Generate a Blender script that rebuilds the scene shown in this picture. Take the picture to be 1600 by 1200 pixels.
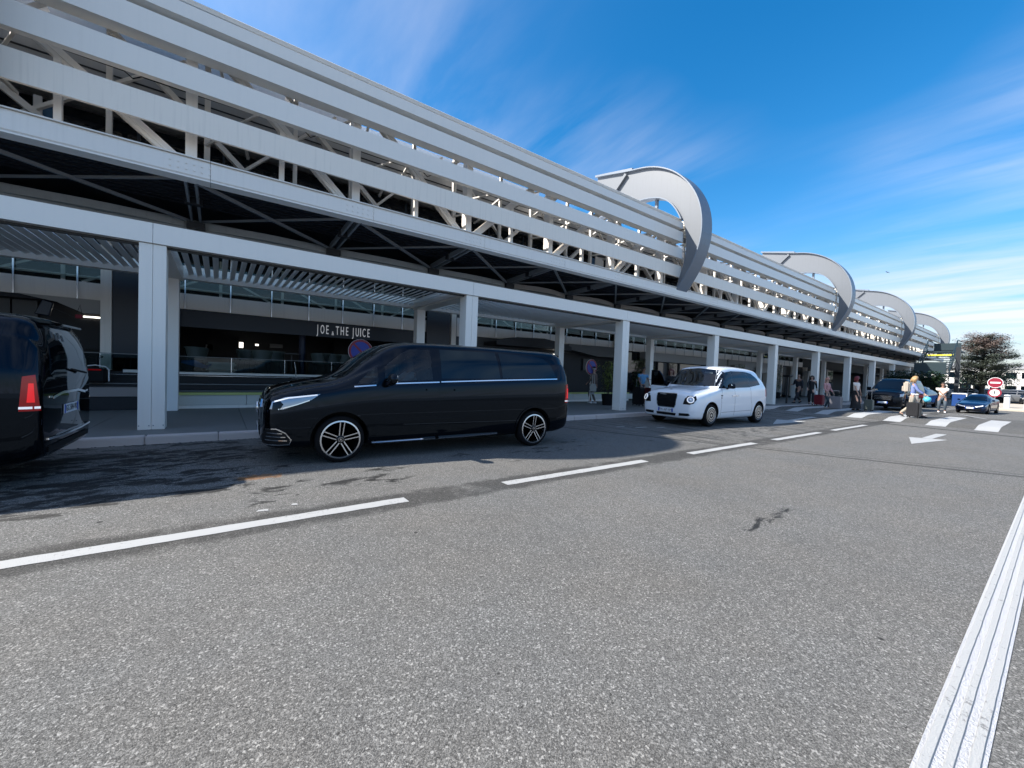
import bpy, bmesh, math, random
import numpy as np
from mathutils import Vector, Matrix, geometry
from mathutils.bvhtree import BVHTree
PI = math.pi
rad = math.radians
random.seed(7)
for _o in list(bpy.data.objects):
    bpy.data.objects.remove(_o)
SC = bpy.context.scene
COL = SC.collection

# ------------------------------------------------------------------ camera, sky, sun, exposure
cam_d = bpy.data.cameras.new('camera')
cam = bpy.data.objects.new('camera', cam_d)
COL.objects.link(cam)
cam_d.sensor_width = 36.0
cam_d.lens = 14.175
cam_d.clip_start = 0.05
cam_d.clip_end = 3000
_R = ((0.80924073, 0.01211996, 0.58735215), (-0.58640752, -0.04364024, 0.80883976), (0.0354353, -0.99897379, -0.02820822))
cam.matrix_world = Matrix(((_R[0][0], -_R[0][1], -_R[0][2], 0.0), (_R[1][0], -_R[1][1], -_R[1][2], 0.0),
                           (_R[2][0], -_R[2][1], -_R[2][2], 1.42), (0, 0, 0, 1)))
SC.camera = cam
SUN_DIR = Vector((-1.0, 0.58, 1.0)).normalized()
sun_d = bpy.data.lights.new('sun', 'SUN')
sun_d.energy = 2.45
sun_d.angle = rad(0.6)
sun_d.color = (1.0, 0.955, 0.89)
sun = bpy.data.objects.new('sun', sun_d)
sun.rotation_euler = (-SUN_DIR).to_track_quat('-Z', 'Y').to_euler()
sun.location = (-20, 12, 30)
COL.objects.link(sun)
SC.view_settings.view_transform = 'Standard'
SC.view_settings.look = 'None'
SC.view_settings.exposure = 1.92
SC.view_settings.gamma = 1.0
SC.view_settings.use_curve_mapping = False
SC.cycles.max_bounces = 8
SC.cycles.transparent_max_bounces = 12
SC.cycles.use_denoising = True

W = bpy.data.worlds.new('World')
SC.world = W
W.use_nodes = True
nt = W.node_tree
nt.nodes.clear()
def N(t, tree, **kw):
    n = tree.nodes.new(t)
    for k, v in kw.items():
        setattr(n, k, v)
    return n
out = N('ShaderNodeOutputWorld', nt)
bg = N('ShaderNodeBackground', nt)
bg.inputs['Strength'].default_value = 0.105
sky = N('ShaderNodeTexSky', nt, sky_type='NISHITA', sun_disc=False)
sky.sun_elevation = math.asin(SUN_DIR.z)
sky.sun_rotation = math.atan2(SUN_DIR.x, SUN_DIR.y)
sky.altitude = 0
sky.air_density = 1.0
sky.dust_density = 0.3
sky.ozone_density = 2.2
hs = N('ShaderNodeHueSaturation', nt)
hs.inputs['Saturation'].default_value = 1.42
hs.inputs['Hue'].default_value = 0.497
hs.inputs['Value'].default_value = 0.98
nt.links.new(sky.outputs[0], hs.inputs['Color'])
# thin cirrus: streaks in a flat cloud layer seen in perspective
tc = N('ShaderNodeTexCoord', nt)
sp = N('ShaderNodeSeparateXYZ', nt)
nt.links.new(tc.outputs['Generated'], sp.inputs[0])
def wm(op, a, b=None, c=None, tree=nt):
    n = N('ShaderNodeMath', tree, operation=op)
    for i, v in enumerate((a, b, c)):
        if v is None:
            continue
        if isinstance(v, (int, float)):
            n.inputs[i].default_value = v
        else:
            tree.links.new(v, n.inputs[i])
    return n.outputs[0]
zz = wm('ADD', wm('MAXIMUM', sp.outputs[2], 0.0), 0.12)
px_ = wm('DIVIDE', sp.outputs[0], zz)
py_ = wm('DIVIDE', sp.outputs[1], zz)
cb = N('ShaderNodeCombineXYZ', nt)
nt.links.new(px_, cb.inputs[0])
nt.links.new(py_, cb.inputs[1])
mp = N('ShaderNodeMapping', nt)
mp.inputs['Rotation'].default_value = (0, 0, rad(6))
mp.inputs['Scale'].default_value = (3.4, 0.75, 1)
nt.links.new(cb.outputs[0], mp.inputs[0])
n1 = N('ShaderNodeTexNoise', nt)
n1.inputs['Scale'].default_value = 0.9
n1.inputs['Detail'].default_value = 7
n1.inputs['Roughness'].default_value = 0.56
n1.inputs['Distortion'].default_value = 0.35
nt.links.new(mp.outputs[0], n1.inputs[0])
n2 = N('ShaderNodeTexNoise', nt)
n2.inputs['Scale'].default_value = 0.42
n2.inputs['Detail'].default_value = 3
nt.links.new(cb.outputs[0], n2.inputs[0])
cl = wm('MULTIPLY', wm('SUBTRACT', n1.outputs[0], 0.40), 3.0)
cl2 = wm('MULTIPLY', wm('SUBTRACT', n2.outputs[0], 0.40), 5.0)
cl = wm('MULTIPLY', wm('MAXIMUM', cl, 0.0), wm('MINIMUM', wm('MAXIMUM', cl2, 0.0), 1.0))
hz = wm('POWER', wm('SUBTRACT', 1.0, wm('MINIMUM', wm('MAXIMUM', wm('MULTIPLY', sp.outputs[2], 2.8), 0.0), 1.0)), 2.2)
nt.links.new(wm('SUBTRACT', 0.58, wm('MULTIPLY', hz, 0.42)), hs.inputs['Value'])
sd = N('ShaderNodeVectorMath', nt, operation='DOT_PRODUCT')
nt.links.new(tc.outputs['Generated'], sd.inputs[0])
sd.inputs[1].default_value = SUN_DIR
glow = wm('POWER', wm('MAXIMUM', sd.outputs['Value'], 0.0), 3.0)
cl = wm('ADD', wm('MULTIPLY', cl, wm('ADD', 0.75, glow)), wm('MULTIPLY', glow, 0.45))
cl = wm('MINIMUM', wm('ADD', cl, wm('MULTIPLY', hz, wm('ADD', 0.15, wm('MULTIPLY', n1.outputs[0], 1.1)))), 0.9)
mx = N('ShaderNodeMixRGB', nt)
nt.links.new(cl, mx.inputs[0])
nt.links.new(hs.outputs[0], mx.inputs[1])
mx.inputs[2].default_value = (2.55, 2.6, 2.95, 1)
nt.links.new(mx.outputs[0], bg.inputs['Color'])
nt.links.new(bg.outputs[0], out.inputs['Surface'])

# ------------------------------------------------------------------ materials
def mat(name, col, rough=0.6, metal=0.0, var=0.0, vscale=3.0, bump=0.0, bscale=40.0, coat=0.0, emit=None, estr=1.0, spec=0.5, streak=0.0, trans=0.0, tint=None):
    m = bpy.data.materials.new(name)
    m.use_nodes = True
    t = m.node_tree
    b = t.nodes['Principled BSDF']
    b.inputs['Base Color'].default_value = (*col, 1)
    b.inputs['Roughness'].default_value = rough
    b.inputs['Metallic'].default_value = metal
    b.inputs['Coat Weight'].default_value = coat
    b.inputs['Coat Roughness'].default_value = 0.03
    b.inputs['Specular IOR Level'].default_value = spec
    b.inputs['Transmission Weight'].default_value = trans
    if tint:
        b.inputs['Specular Tint'].default_value = (*tint, 1)
    if emit:
        b.inputs['Emission Color'].default_value = (*emit, 1)
        b.inputs['Emission Strength'].default_value = estr
    co = N('ShaderNodeTexCoord', t)
    if var or streak:
        n = N('ShaderNodeTexNoise', t)
        n.inputs['Scale'].default_value = vscale
        n.inputs['Detail'].default_value = 5
        t.links.new(co.outputs['Object'], n.inputs['Vector'])
        fac = wm('MULTIPLY', wm('SUBTRACT', n.outputs[0], 0.5), var * 2, tree=t)
        if streak:
            mm = N('ShaderNodeMapping', t)
            mm.inputs['Scale'].default_value = (14, 14, 0.6)
            t.links.new(co.outputs['Object'], mm.inputs[0])
            n3 = N('ShaderNodeTexNoise', t)
            n3.inputs['Scale'].default_value = 1.0
            n3.inputs['Detail'].default_value = 4
            t.links.new(mm.outputs[0], n3.inputs['Vector'])
            fac = wm('SUBTRACT', fac, wm('MULTIPLY', wm('MAXIMUM', wm('SUBTRACT', n3.outputs[0], 0.52, tree=t), 0.0, tree=t), streak * 4, tree=t), tree=t)
        h = N('ShaderNodeHueSaturation', t)
        h.inputs['Color'].default_value = (*col, 1)
        t.links.new(wm('ADD', 1.0, fac, tree=t), h.inputs['Value'])
        t.links.new(h.outputs[0], b.inputs['Base Color'])
        t.links.new(wm('SUBTRACT', rough, wm('MULTIPLY', fac, 0.4, tree=t), tree=t), b.inputs['Roughness'])
    if bump:
        n = N('ShaderNodeTexNoise', t)
        n.inputs['Scale'].default_value = bscale
        n.inputs['Detail'].default_value = 4
        t.links.new(co.outputs['Object'], n.inputs['Vector'])
        bp = N('ShaderNodeBump', t)
        bp.inputs['Strength'].default_value = bump
        bp.inputs['Distance'].default_value = 0.02
        t.links.new(n.outputs[0], bp.inputs['Height'])
        t.links.new(bp.outputs[0], b.inputs['Normal'])
    return m

def glass(name, tint=(0.25, 0.3, 0.33), refl=(0.9, 0.95, 1.0), minf=0.06, rough=0.01):
    m = bpy.data.materials.new(name)
    m.use_nodes = True
    t = m.node_tree
    t.nodes.clear()
    o = N('ShaderNodeOutputMaterial', t)
    tr = N('ShaderNodeBsdfTransparent', t)
    tr.inputs[0].default_value = (*tint, 1)
    gl = N('ShaderNodeBsdfGlossy', t)
    gl.inputs[0].default_value = (*refl, 1)
    gl.inputs['Roughness'].default_value = rough
    fr = N('ShaderNodeFresnel', t)
    fr.inputs[0].default_value = 1.5
    f = wm('ADD', wm('MULTIPLY', fr.outputs[0], 1.0, tree=t), minf, tree=t)
    ms = N('ShaderNodeMixShader', t)
    t.links.new(f, ms.inputs[0])
    t.links.new(tr.outputs[0], ms.inputs[1])
    t.links.new(gl.outputs[0], ms.inputs[2])
    t.links.new(ms.outputs[0], o.inputs[0])
    return m

M = {}
M['white_steel'] = mat('white_steel', (0.80, 0.76, 0.70), 0.45, var=0.06, vscale=1.2, streak=0.06)
M['white_panel'] = mat('white_panel', (0.80, 0.77, 0.72), 0.42, var=0.04, vscale=0.7, streak=0.07)
M['slat_white'] = mat('slat_white', (0.86, 0.79, 0.69), 0.5, var=0.05, vscale=0.8, streak=0.12)
M['canopy_white'] = mat('canopy_white', (0.86, 0.82, 0.75), 0.38, var=0.03, vscale=0.8, streak=0.03)
M['blade'] = mat('blade', (0.84, 0.83, 0.80), 0.45, var=0.05, vscale=2)
M['fin_grey'] = mat('fin_grey', (0.150, 0.162, 0.178), 0.42, var=0.05, vscale=1.2, streak=0.08)
M['fin_rim'] = mat('fin_rim', (0.17, 0.20, 0.24), 0.40, var=0.06, vscale=1.2, streak=0.10)
M['navy'] = mat('navy', (0.006, 0.012, 0.025), 0.45, var=0.15)
M['sign_navy'] = mat('sign_navy', (0.006, 0.012, 0.024), 0.5, var=0.1)
M['dark'] = mat('dark', (0.010, 0.012, 0.016), 0.7, var=0.2)
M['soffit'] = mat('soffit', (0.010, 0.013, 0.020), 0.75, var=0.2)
M['dark_metal'] = mat('dark_metal', (0.03, 0.033, 0.037), 0.5, 0.3, var=0.2)
M['brace'] = mat('brace', (0.20, 0.21, 0.22), 0.5, var=0.1)
M['ledge'] = mat('ledge', (0.30, 0.31, 0.30), 0.6, var=0.15, vscale=2, streak=0.15)
M['eave'] = mat('eave', (0.34, 0.345, 0.35), 0.6, var=0.12, streak=0.1)
M['belly'] = mat('belly', (0.27, 0.24, 0.21), 0.7, var=0.15)
M['black_glass'] = mat('black_glass', (0.004, 0.007, 0.011), 0.04, spec=0.7)
M['mirror_glass'] = glass('mirror_glass', (0.84, 0.88, 0.87), (0.36, 0.42, 0.43), 0.02)
M['clear_glass'] = glass('clear_glass', (0.75, 0.82, 0.82), (0.5, 0.56, 0.6), -0.01)
M['kerb'] = mat('kerb', (0.46, 0.41, 0.385), 0.85, var=0.22, vscale=6, bump=0.5, bscale=60)
M['kerb_pale'] = mat('kerb_pale', (0.42, 0.37, 0.30), 0.85, var=0.15, vscale=4, bump=0.4)
M['pave'] = mat('pave', (0.135, 0.14, 0.135), 0.75, var=0.25, vscale=2.5, bump=0.4, bscale=90)
M['road_paint'] = mat('road_paint', (0.47, 0.47, 0.47), 0.6, var=0.12, vscale=14, bump=0.5, bscale=160)
M['bench'] = mat('bench', (0.52, 0.52, 0.48), 0.7, var=0.12, vscale=2)
M['lime'] = mat('lime', (0.42, 0.46, 0.16), 0.6, var=0.2, vscale=3)
M['timber'] = mat('timber', (0.24, 0.205, 0.19), 0.7, var=0.25, vscale=5)
M['timber_dark'] = mat('timber_dark', (0.016, 0.016, 0.018), 0.75, var=0.2)
M['chrome'] = mat('chrome', (0.75, 0.78, 0.82), 0.12, 1.0)
M['alu'] = mat('alu', (0.62, 0.64, 0.67), 0.25, 1.0)
M['car_black'] = mat('car_black', (0.0015, 0.0018, 0.0025), 0.025, spec=0.36, tint=(0.50, 0.66, 0.88))
M['car_navy'] = mat('car_navy', (0.003, 0.012, 0.04), 0.10, spec=0.45)
M['car_white'] = mat('car_white', (0.78, 0.82, 0.87), 0.28, coat=1.0)
M['plastic'] = mat('plastic', (0.006, 0.006, 0.007), 0.6, spec=0.25)
M['gloss_black'] = mat('gloss_black', (0.002, 0.002, 0.003), 0.12, spec=0.35, tint=(.5, .75, 1))
M['tyre'] = mat('tyre', (0.006, 0.006, 0.007), 0.9, spec=0.2, bump=0.3, bscale=60)
M['rim_dark'] = mat('rim_dark', (0.012, 0.013, 0.015), 0.35, 0.6)
M['privacy'] = mat('privacy', (0.0015, 0.003, 0.005), 0.03, spec=0.5, tint=(0.5, 0.8, 1.0))
M['lamp_glass'] = mat('lamp_glass', (0.30, 0.34, 0.40), 0.08, 0.35, coat=1.0)
M['lamp_white'] = mat('lamp_white', (0.85, 0.88, 0.92), 0.15, coat=1.0, emit=(1, 1, 1), estr=0.12)
M['tail_red'] = mat('tail_red', (0.20, 0.003, 0.006), 0.12, emit=(1.0, 0.02, 0.03), estr=0.02)
M['tail_bright'] = mat('tail_bright', (0.75, 0.012, 0.015), 0.12, emit=(1.0, 0.02, 0.03), estr=0.12)
M['plate'] = mat('plate', (0.70, 0.74, 0.78), 0.4)
M['plate_blue'] = mat('plate_blue', (0.02, 0.08, 0.45), 0.4)
M['ink'] = mat('ink', (0.01, 0.01, 0.012), 0.5)
M['car_window'] = glass('car_window', (0.30, 0.36, 0.38), (0.60, 0.66, 0.72), 0.015)
M['windscreen'] = glass('windscreen', (0.40, 0.46, 0.47), (0.75, 0.82, 0.9), 0.03)
M['seat_dark'] = mat('seat_dark', (0.03, 0.03, 0.032), 0.8)
M['seat_beige'] = mat('seat_beige', (0.16, 0.145, 0.13), 0.8)
M['skin'] = mat('skin', (0.50, 0.30, 0.22), 0.55)
M['skin_tan'] = mat('skin_tan', (0.30, 0.17, 0.12), 0.55)
M['sign_red'] = mat('sign_red', (0.24, 0.01, 0.03), 0.45)
M['sign_blue'] = mat('sign_blue', (0.02, 0.04, 0.30), 0.45)
M['sign_white'] = mat('sign_white', (0.80, 0.80, 0.80), 0.45)
M['letter'] = mat('letter', (0.62, 0.63, 0.64), 0.5, emit=(0.9, 0.93, 1.0), estr=0.06)  # slight glow added so the dim sign letters read brighter
M['leaf'] = mat('leaf', (0.055, 0.085, 0.028), 0.6, var=0.4, vscale=2.0)
M['leaf_dark'] = mat('leaf_dark', (0.016, 0.034, 0.014), 0.6, var=0.5, vscale=1.5)
M['leaf_lime'] = mat('leaf_lime', (0.14, 0.17, 0.04), 0.6, var=0.4, vscale=4.0)
M['leaf_red'] = mat('leaf_red', (0.19, 0.15, 0.13), 0.65, var=0.5, vscale=0.8)
M['leaf_conifer'] = mat('leaf_conifer', (0.085, 0.10, 0.08), 0.65, var=0.5, vscale=0.8)
M['bark'] = mat('bark', (0.05, 0.038, 0.03), 0.9, var=0.3, bump=0.6)
M['stair'] = mat('stair', (0.022, 0.038, 0.045), 0.5, 0.2, var=0.15)
M['yellow'] = mat('yellow', (0.70, 0.62, 0.03), 0.5)
M['concrete_far'] = mat('concrete_far', (0.30, 0.30, 0.295), 0.8, var=0.15)
M['lit'] = mat('lit', (0.8, 0.8, 0.8), 0.5, emit=(1.0, 0.95, 0.85), estr=0.9)
M['shop_grey'] = mat('shop_grey', (0.07, 0.075, 0.078), 0.6, var=0.1)
M['chair_green'] = mat('chair_green', (0.07, 0.095, 0.09), 0.5)
M['blue_cloth'] = mat('blue_cloth', (0.04, 0.13, 0.30), 0.8)
M['bin_blue'] = mat('bin_blue', (0.008, 0.05, 0.20), 0.45)

def cmat(name, col, rough=0.85):
    if name not in M:
        M[name] = mat(name, col, rough, var=0.12, vscale=8)
    return M[name]

# ------------------------------------------------------------------ mesh helpers
def tag(o, label=None, cat=None, group=None, kind=None):
    if label: o['label'] = label
    if cat: o['category'] = cat
    if group: o['group'] = group
    if kind: o['kind'] = kind
    return o

def empty(name, loc=(0, 0, 0), label=None, cat=None, group=None, kind=None, parent=None):
    o = bpy.data.objects.new(name, None)
    COL.objects.link(o)
    o.location = loc
    o.empty_display_size = 0.2
    if parent:
        o.parent = parent
    return tag(o, label, cat, group, kind)

def wloc(o):
    v = Vector((0, 0, 0))
    while o is not None:
        v += o.location
        o = o.parent
    return v

def link(name, me, m, parent=None, smooth=False):
    if m is not None:
        for mm in (m if isinstance(m, (list, tuple)) else [m]):
            me.materials.append(mm)
    o = bpy.data.objects.new(name, me)
    COL.objects.link(o)
    if parent is not None:
        off = wloc(parent)
        if off.length > 0:
            me.transform(Matrix.Translation(-off))
        o.parent = parent
    if smooth:
        me.polygons.foreach_set('use_smooth', [True] * len(me.polygons))
    me.update()
    return o

class MB:
    def __init__(s):
        s.v = []
        s.f = []
    def add(s, vs, fs):
        n = len(s.v)
        s.v += [tuple(v) for v in vs]
        s.f += [tuple(i + n for i in f) for f in fs]
        return s
    def box(s, x0, y0, z0, x1, y1, z1):
        if x0 > x1: x0, x1 = x1, x0
        if y0 > y1: y0, y1 = y1, y0
        if z0 > z1: z0, z1 = z1, z0
        return s.add([(x0, y0, z0), (x1, y0, z0), (x1, y1, z0), (x0, y1, z0), (x0, y0, z1), (x1, y0, z1), (x1, y1, z1), (x0, y1, z1)],
                     [(0, 3, 2, 1), (4, 5, 6, 7), (0, 1, 5, 4), (1, 2, 6, 5), (2, 3, 7, 6), (3, 0, 4, 7)])
    def bar(s, p, q, w, h, up=(0, 0, 1)):
        p, q = Vector(p), Vector(q)
        d = (q - p).normalized()
        u = Vector(up)
        if abs(d.dot(u)) > 0.98:
            u = Vector((0, 1, 0))
        a = d.cross(u).normalized() * (w / 2)
        b = a.cross(d).normalized() * (h / 2)
        vs = [p - a - b, p + a - b, p + a + b, p - a + b, q - a - b, q + a - b, q + a + b, q - a + b]
        return s.add(vs, [(0, 3, 2, 1), (4, 5, 6, 7), (0, 1, 5, 4), (1, 2, 6, 5), (2, 3, 7, 6), (3, 0, 4, 7)])
    def tube(s, pts, r, n=8, cap=True):
        pts = [Vector(p) for p in pts]
        rs = r if isinstance(r, (list, tuple)) else [r] * len(pts)
        rings = []
        for i, p in enumerate(pts):
            d = (pts[min(i + 1, len(pts) - 1)] - pts[max(i - 1, 0)]).normalized()
            u = Vector((0, 0, 1)) if abs(d.z) < 0.95 else Vector((0, 1, 0))
            a = d.cross(u).normalized()
            b = d.cross(a).normalized()
            rings.append([p + (a * math.cos(2 * PI * k / n) + b * math.sin(2 * PI * k / n)) * rs[i] for k in range(n)])
        vs = [v for r_ in rings for v in r_]
        fs = []
        for i in range(len(pts) - 1):
            for k in range(n):
                fs.append((i * n + k, i * n + (k + 1) % n, (i + 1) * n + (k + 1) % n, (i + 1) * n + k))
        if cap:
            fs.append(tuple(range(n))[::-1])
            fs.append(tuple((len(pts) - 1) * n + k for k in range(n)))
        return s.add(vs, fs)
    def lathe(s, prof, n=24, c=(0, 0, 0), axis='z', cap=True):
        vs, fs = [], []
        for r, h in prof:
            for k in range(n):
                a = 2 * PI * k / n
                if axis == 'z':
                    vs.append((c[0] + r * math.cos(a), c[1] + r * math.sin(a), c[2] + h))
                elif axis == 'y':
                    vs.append((c[0] + r * math.cos(a), c[1] + h, c[2] + r * math.sin(a)))
                else:
                    vs.append((c[0] + h, c[1] + r * math.cos(a), c[2] + r * math.sin(a)))
        m = len(prof)
        for i in range(m - 1):
            for k in range(n):
                fs.append((i * n + k, i * n + (k + 1) % n, (i + 1) * n + (k + 1) % n, (i + 1) * n + k))
        if cap and prof[0][0] > 1e-4: fs.append(tuple(range(n))[::-1])
        if cap and prof[-1][0] > 1e-4: fs.append(tuple((m - 1) * n + k for k in range(n)))
        return s.add(vs, fs)
    def prism(s, poly, a0, a1, axis='x'):
        """poly of 2-D points extruded from a0 to a1 along an axis"""
        def P(p, a):
            return {'x': (a, p[0], p[1]), 'y': (p[0], a, p[1]), 'z': (p[0], p[1], a)}[axis]
        n = len(poly)
        vs = [P(p, a0) for p in poly] + [P(p, a1) for p in poly]
        fs = [tuple(range(n))[::-1], tuple(range(n, 2 * n))]
        for k in range(n):
            fs.append((k, (k + 1) % n, n + (k + 1) % n, n + k))
        return s.add(vs, fs)
    def mesh(s, name='m', bevel=0.0, seg=1, merge=False):
        me = bpy.data.meshes.new(name)
        me.from_pydata(s.v, [], s.f)
        bm = bmesh.new()
        bm.from_mesh(me)
        if merge:
            bmesh.ops.remove_doubles(bm, verts=bm.verts, dist=1e-4)
        bmesh.ops.recalc_face_normals(bm, faces=bm.faces)
        if bevel:
            bmesh.ops.bevel(bm, geom=list(bm.edges), offset=bevel, segments=seg, affect='EDGES', clamp_overlap=True)
        bm.to_mesh(me)
        bm.free()
        return me
    def build(s, name, m, parent=None, bevel=0.0, seg=1, smooth=False, merge=False):
        return link(name, s.mesh(name, bevel, seg, merge), m, parent, smooth)

def copy_tree(o, parent=None):
    c = o.copy()
    COL.objects.link(c)
    c.parent = parent
    for ch in list(o.children):
        copy_tree(ch, c)
    return c

def text_mesh(txt, size, depth=0.0, xs=1.0):
    cu = bpy.data.curves.new('t', 'FONT')
    cu.body = txt
    cu.size = size
    cu.extrude = depth
    cu.align_x = 'CENTER'
    cu.align_y = 'CENTER'
    cu.resolution_u = 3
    o = bpy.data.objects.new('t', cu)
    COL.objects.link(o)
    dg = bpy.context.evaluated_depsgraph_get()
    me = bpy.data.meshes.new_from_object(o.evaluated_get(dg))
    bpy.data.objects.remove(o)
    me.materials.clear()
    me.transform(Matrix.Diagonal((xs, 1, 1, 1)))
    return me

def text_on(name, txt, size, mw, m, parent, depth=0.002, xs=1.0):
    me = text_mesh(txt, size, depth, xs)
    me.transform(mw)
    return link(name, me, m, parent)

FACE_STREET = Matrix(((1, 0, 0, 0), (0, 0, -1, 0), (0, 1, 0, 0), (0, 0, 0, 1)))    # text facing -y
FACE_BACKX = Matrix(((0, 0, -1, 0), (-1, 0, 0, 0), (0, 1, 0, 0), (0, 0, 0, 1)))    # text facing -x
FACE_FRONTX = Matrix(((0, 0, 1, 0), (1, 0, 0, 0), (0, 1, 0, 0), (0, 0, 0, 1)))     # text facing +x

# ------------------------------------------------------------------ road
def road_material():
    m = bpy.data.materials.new('asphalt')
    m.use_nodes = True
    t = m.node_tree
    b = t.nodes['Principled BSDF']
    co = N('ShaderNodeTexCoord', t)
    P = co.outputs['Object']
    s = N('ShaderNodeSeparateXYZ', t)
    t.links.new(P, s.inputs[0])
    X, Y = s.outputs[0], s.outputs[1]
    w = lambda op, a, bb=None, c=None: wm(op, a, bb, c, tree=t)
    def noise(scale, detail=4, rough=0.55, vec=P, dist=0.0):
        n = N('ShaderNodeTexNoise', t)
        n.inputs['Scale'].default_value = scale
        n.inputs['Detail'].default_value = detail
        n.inputs['Roughness'].default_value = rough
        n.inputs['Distortion'].default_value = dist
        t.links.new(vec, n.inputs['Vector'])
        return n.outputs[0]
    def clamp(a):
        return w('MINIMUM', w('MAXIMUM', a, 0.0), 1.0)
    def ramp(a, lo, hi):
        return clamp(w('DIVIDE', w('SUBTRACT', a, lo), hi - lo))
    # aggregate: stone chips in dark binder, two sizes
    v = N('ShaderNodeTexVoronoi', t)
    v.inputs['Scale'].default_value = 210
    v.inputs['Randomness'].default_value = 1
    t.links.new(P, v.inputs['Vector'])
    sc = N('ShaderNodeSeparateXYZ', t)
    t.links.new(v.outputs['Color'], sc.inputs[0])
    v2 = N('ShaderNodeTexVoronoi', t)
    v2.inputs['Scale'].default_value = 120
    t.links.new(P, v2.inputs['Vector'])
    sc2 = N('ShaderNodeSeparateXYZ', t)
    t.links.new(v2.outputs['Color'], sc2.inputs[0])
    chip = w('POWER', sc.outputs[0], 1.3)
    pale = w('POWER', sc2.outputs[1], 9.0)
    pits = w('POWER', sc2.outputs[0], 14.0)
    base = w('ADD', 0.070, w('MULTIPLY', chip, 0.155))
    base = w('ADD', base, w('MULTIPLY', pale, 0.24))
    base = w('SUBTRACT', base, w('MULTIPLY', pits, 0.05))
    edge = ramp(v.outputs['Distance'], 0.0, 0.55)
    base = w('MULTIPLY', base, w('SUBTRACT', 1.12, w('MULTIPLY', edge, 0.30)))
    # broad wear
    base = w('MULTIPLY', base, w('ADD', 0.80, w('MULTIPLY', noise(0.55, 6), 0.40)))
    base = w('MULTIPLY', base, w('ADD', 0.86, w('MULTIPLY', noise(4.0, 5, 0.65), 0.28)))
    # lane by the kerb: older, smoother surface
    warp = noise(1.7, 6, 0.6)
    fine = noise(9.0, 5, 0.65)
    wy = w('ADD', Y, w('MULTIPLY', w('SUBTRACT', warp, 0.5), 0.18))
    # stains (spilt water and oil on the lane): (x, y, rx, ry, strength, roughness of edge)
    stains = [(-2.2, 7.7, 4.6, 1.3, 1.0), (3.0, 8.7, 7.0, .45, .9), (-5, 5.6, 2.5, .7, .9), (-3.4, 6.2, 3.2, 1.0, 1.15), (-1.2, 6.3, 1.6, .6, 1.1), (-1.6, 5.75, 1.5, 0.55, 0.95), (-0.2, 5.55, 0.85, 0.18, 1.0), (0.15, 5.95, 0.6, 0.22, 0.9), (-1.4, 5.35, 1.0, 0.2, 0.9),
              (-0.2, 6.5, 1.6, 0.42, 0.75), (0.45, 5.2, 0.3, 0.5, 0.62), (0.85, 5.5, 0.16, 0.3, 0.6), (1.95, 5.65, 0.42, 0.22, 0.85), (1.9, 4.95, 0.34, 0.22, 0.72), (3.3, 6.0, 0.3, 0.16, 0.8), (4.0, 5.2, 0.3, 0.1, 0.45),
              (4.75, 5.75, 0.6, 0.22, 0.8), (5.2, 5.5, 0.4, 0.14, 0.8), (5.9, 5.7, 0.3, 0.12, 0.7), (7.9, 5.46, 0.35, 0.06, 0.7), (2.95, 3.62, 0.3, 0.13, 0.55), (4.65, 1.76, 0.85, 0.09, 0.95), (1.4, 5.2, .5, .25, .85),
              (4.15, 1.78, 0.25, 0.03, 0.8), (9.3, 5.0, 1.4, 0.5, 0.45), (12.5, 5.2, 2.5, 0.5, 0.6), (16.2, 4.85, 2.0, 0.3, 0.5), (0.5, 4.72, 0.35, 0.2, 0.6), (6.3, 6.2, 0.9, 0.3, 0.6),
              (-2.4, 4.9, 0.5, 0.1, 0.4), (9.5, -0.6, 1.3, 0.12, 0.6)]
    acc = None
    for (cx, cy, rx, ry, st) in stains:
        dx = w('DIVIDE', w('SUBTRACT', X, cx), rx)
        dy = w('DIVIDE', w('SUBTRACT', Y, cy), ry)
        r2 = w('ADD', w('MULTIPLY', dx, dx), w('MULTIPLY', dy, dy))
        fall = w('MULTIPLY', w('SUBTRACT', 1.35, r2), st)
        acc = fall if acc is None else w('MAXIMUM', acc, fall)
    streakmap = N('ShaderNodeMapping', t)
    streakmap.inputs['Scale'].default_value = (1.1, 2.3, 1)
    t.links.new(P, streakmap.inputs[0])
    stn = noise(2.3, 7, 0.72, streakmap.outputs[0], 0.6)
    smask = ramp(w('ADD', acc, w('MULTIPLY', w('SUBTRACT', stn, 0.60), 7.5)), 0.15, 0.6)
    smask = w('MULTIPLY', smask, clamp(w('MULTIPLY', acc, 3.0)))
    # removed old marking: dark band each side of the lane dashes
    d = w('ABSOLUTE', w('SUBTRACT', w('ADD', Y, w('MULTIPLY', w('SUBTRACT', noise(3.2, 6, 0.7), 0.5), 0.32)), 4.17))
    band = w('MULTIPLY', w('SUBTRACT', 1.0, ramp(d, 0.19, 0.29)), ramp(noise(1.3, 5, 0.7), 0.30, 0.46))
    # transverse joints across the carriageway
    def seam(x0, sl, wd, st, nz):
        dd = w('ABSOLUTE', w('SUBTRACT', w('SUBTRACT', w('ADD', X, w('MULTIPLY', w('SUBTRACT', warp, 0.5), nz)), x0), w('MULTIPLY', Y, sl)))
        return w('MULTIPLY', w('SUBTRACT', 1.0, ramp(dd, wd * 0.5, wd)), st)
    sm = w('MAXIMUM', seam(10.9, -0.43, 0.10, 0.55, 0.2), seam(11.2, -0.43, 0.05, 0.4, 0.2))
    sm = w('MAXIMUM', sm, seam(19.6, 0.18, 0.22, 0.7, 0.3))
    # tyre-polished streaks across the taxi rank
    st2m = N('ShaderNodeMapping', t)
    st2m.inputs['Rotation'].default_value = (0, 0, rad(-24))
    st2m.inputs['Scale'].default_value = (3.2, 0.32, 1)
    t.links.new(P, st2m.inputs[0])
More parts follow.
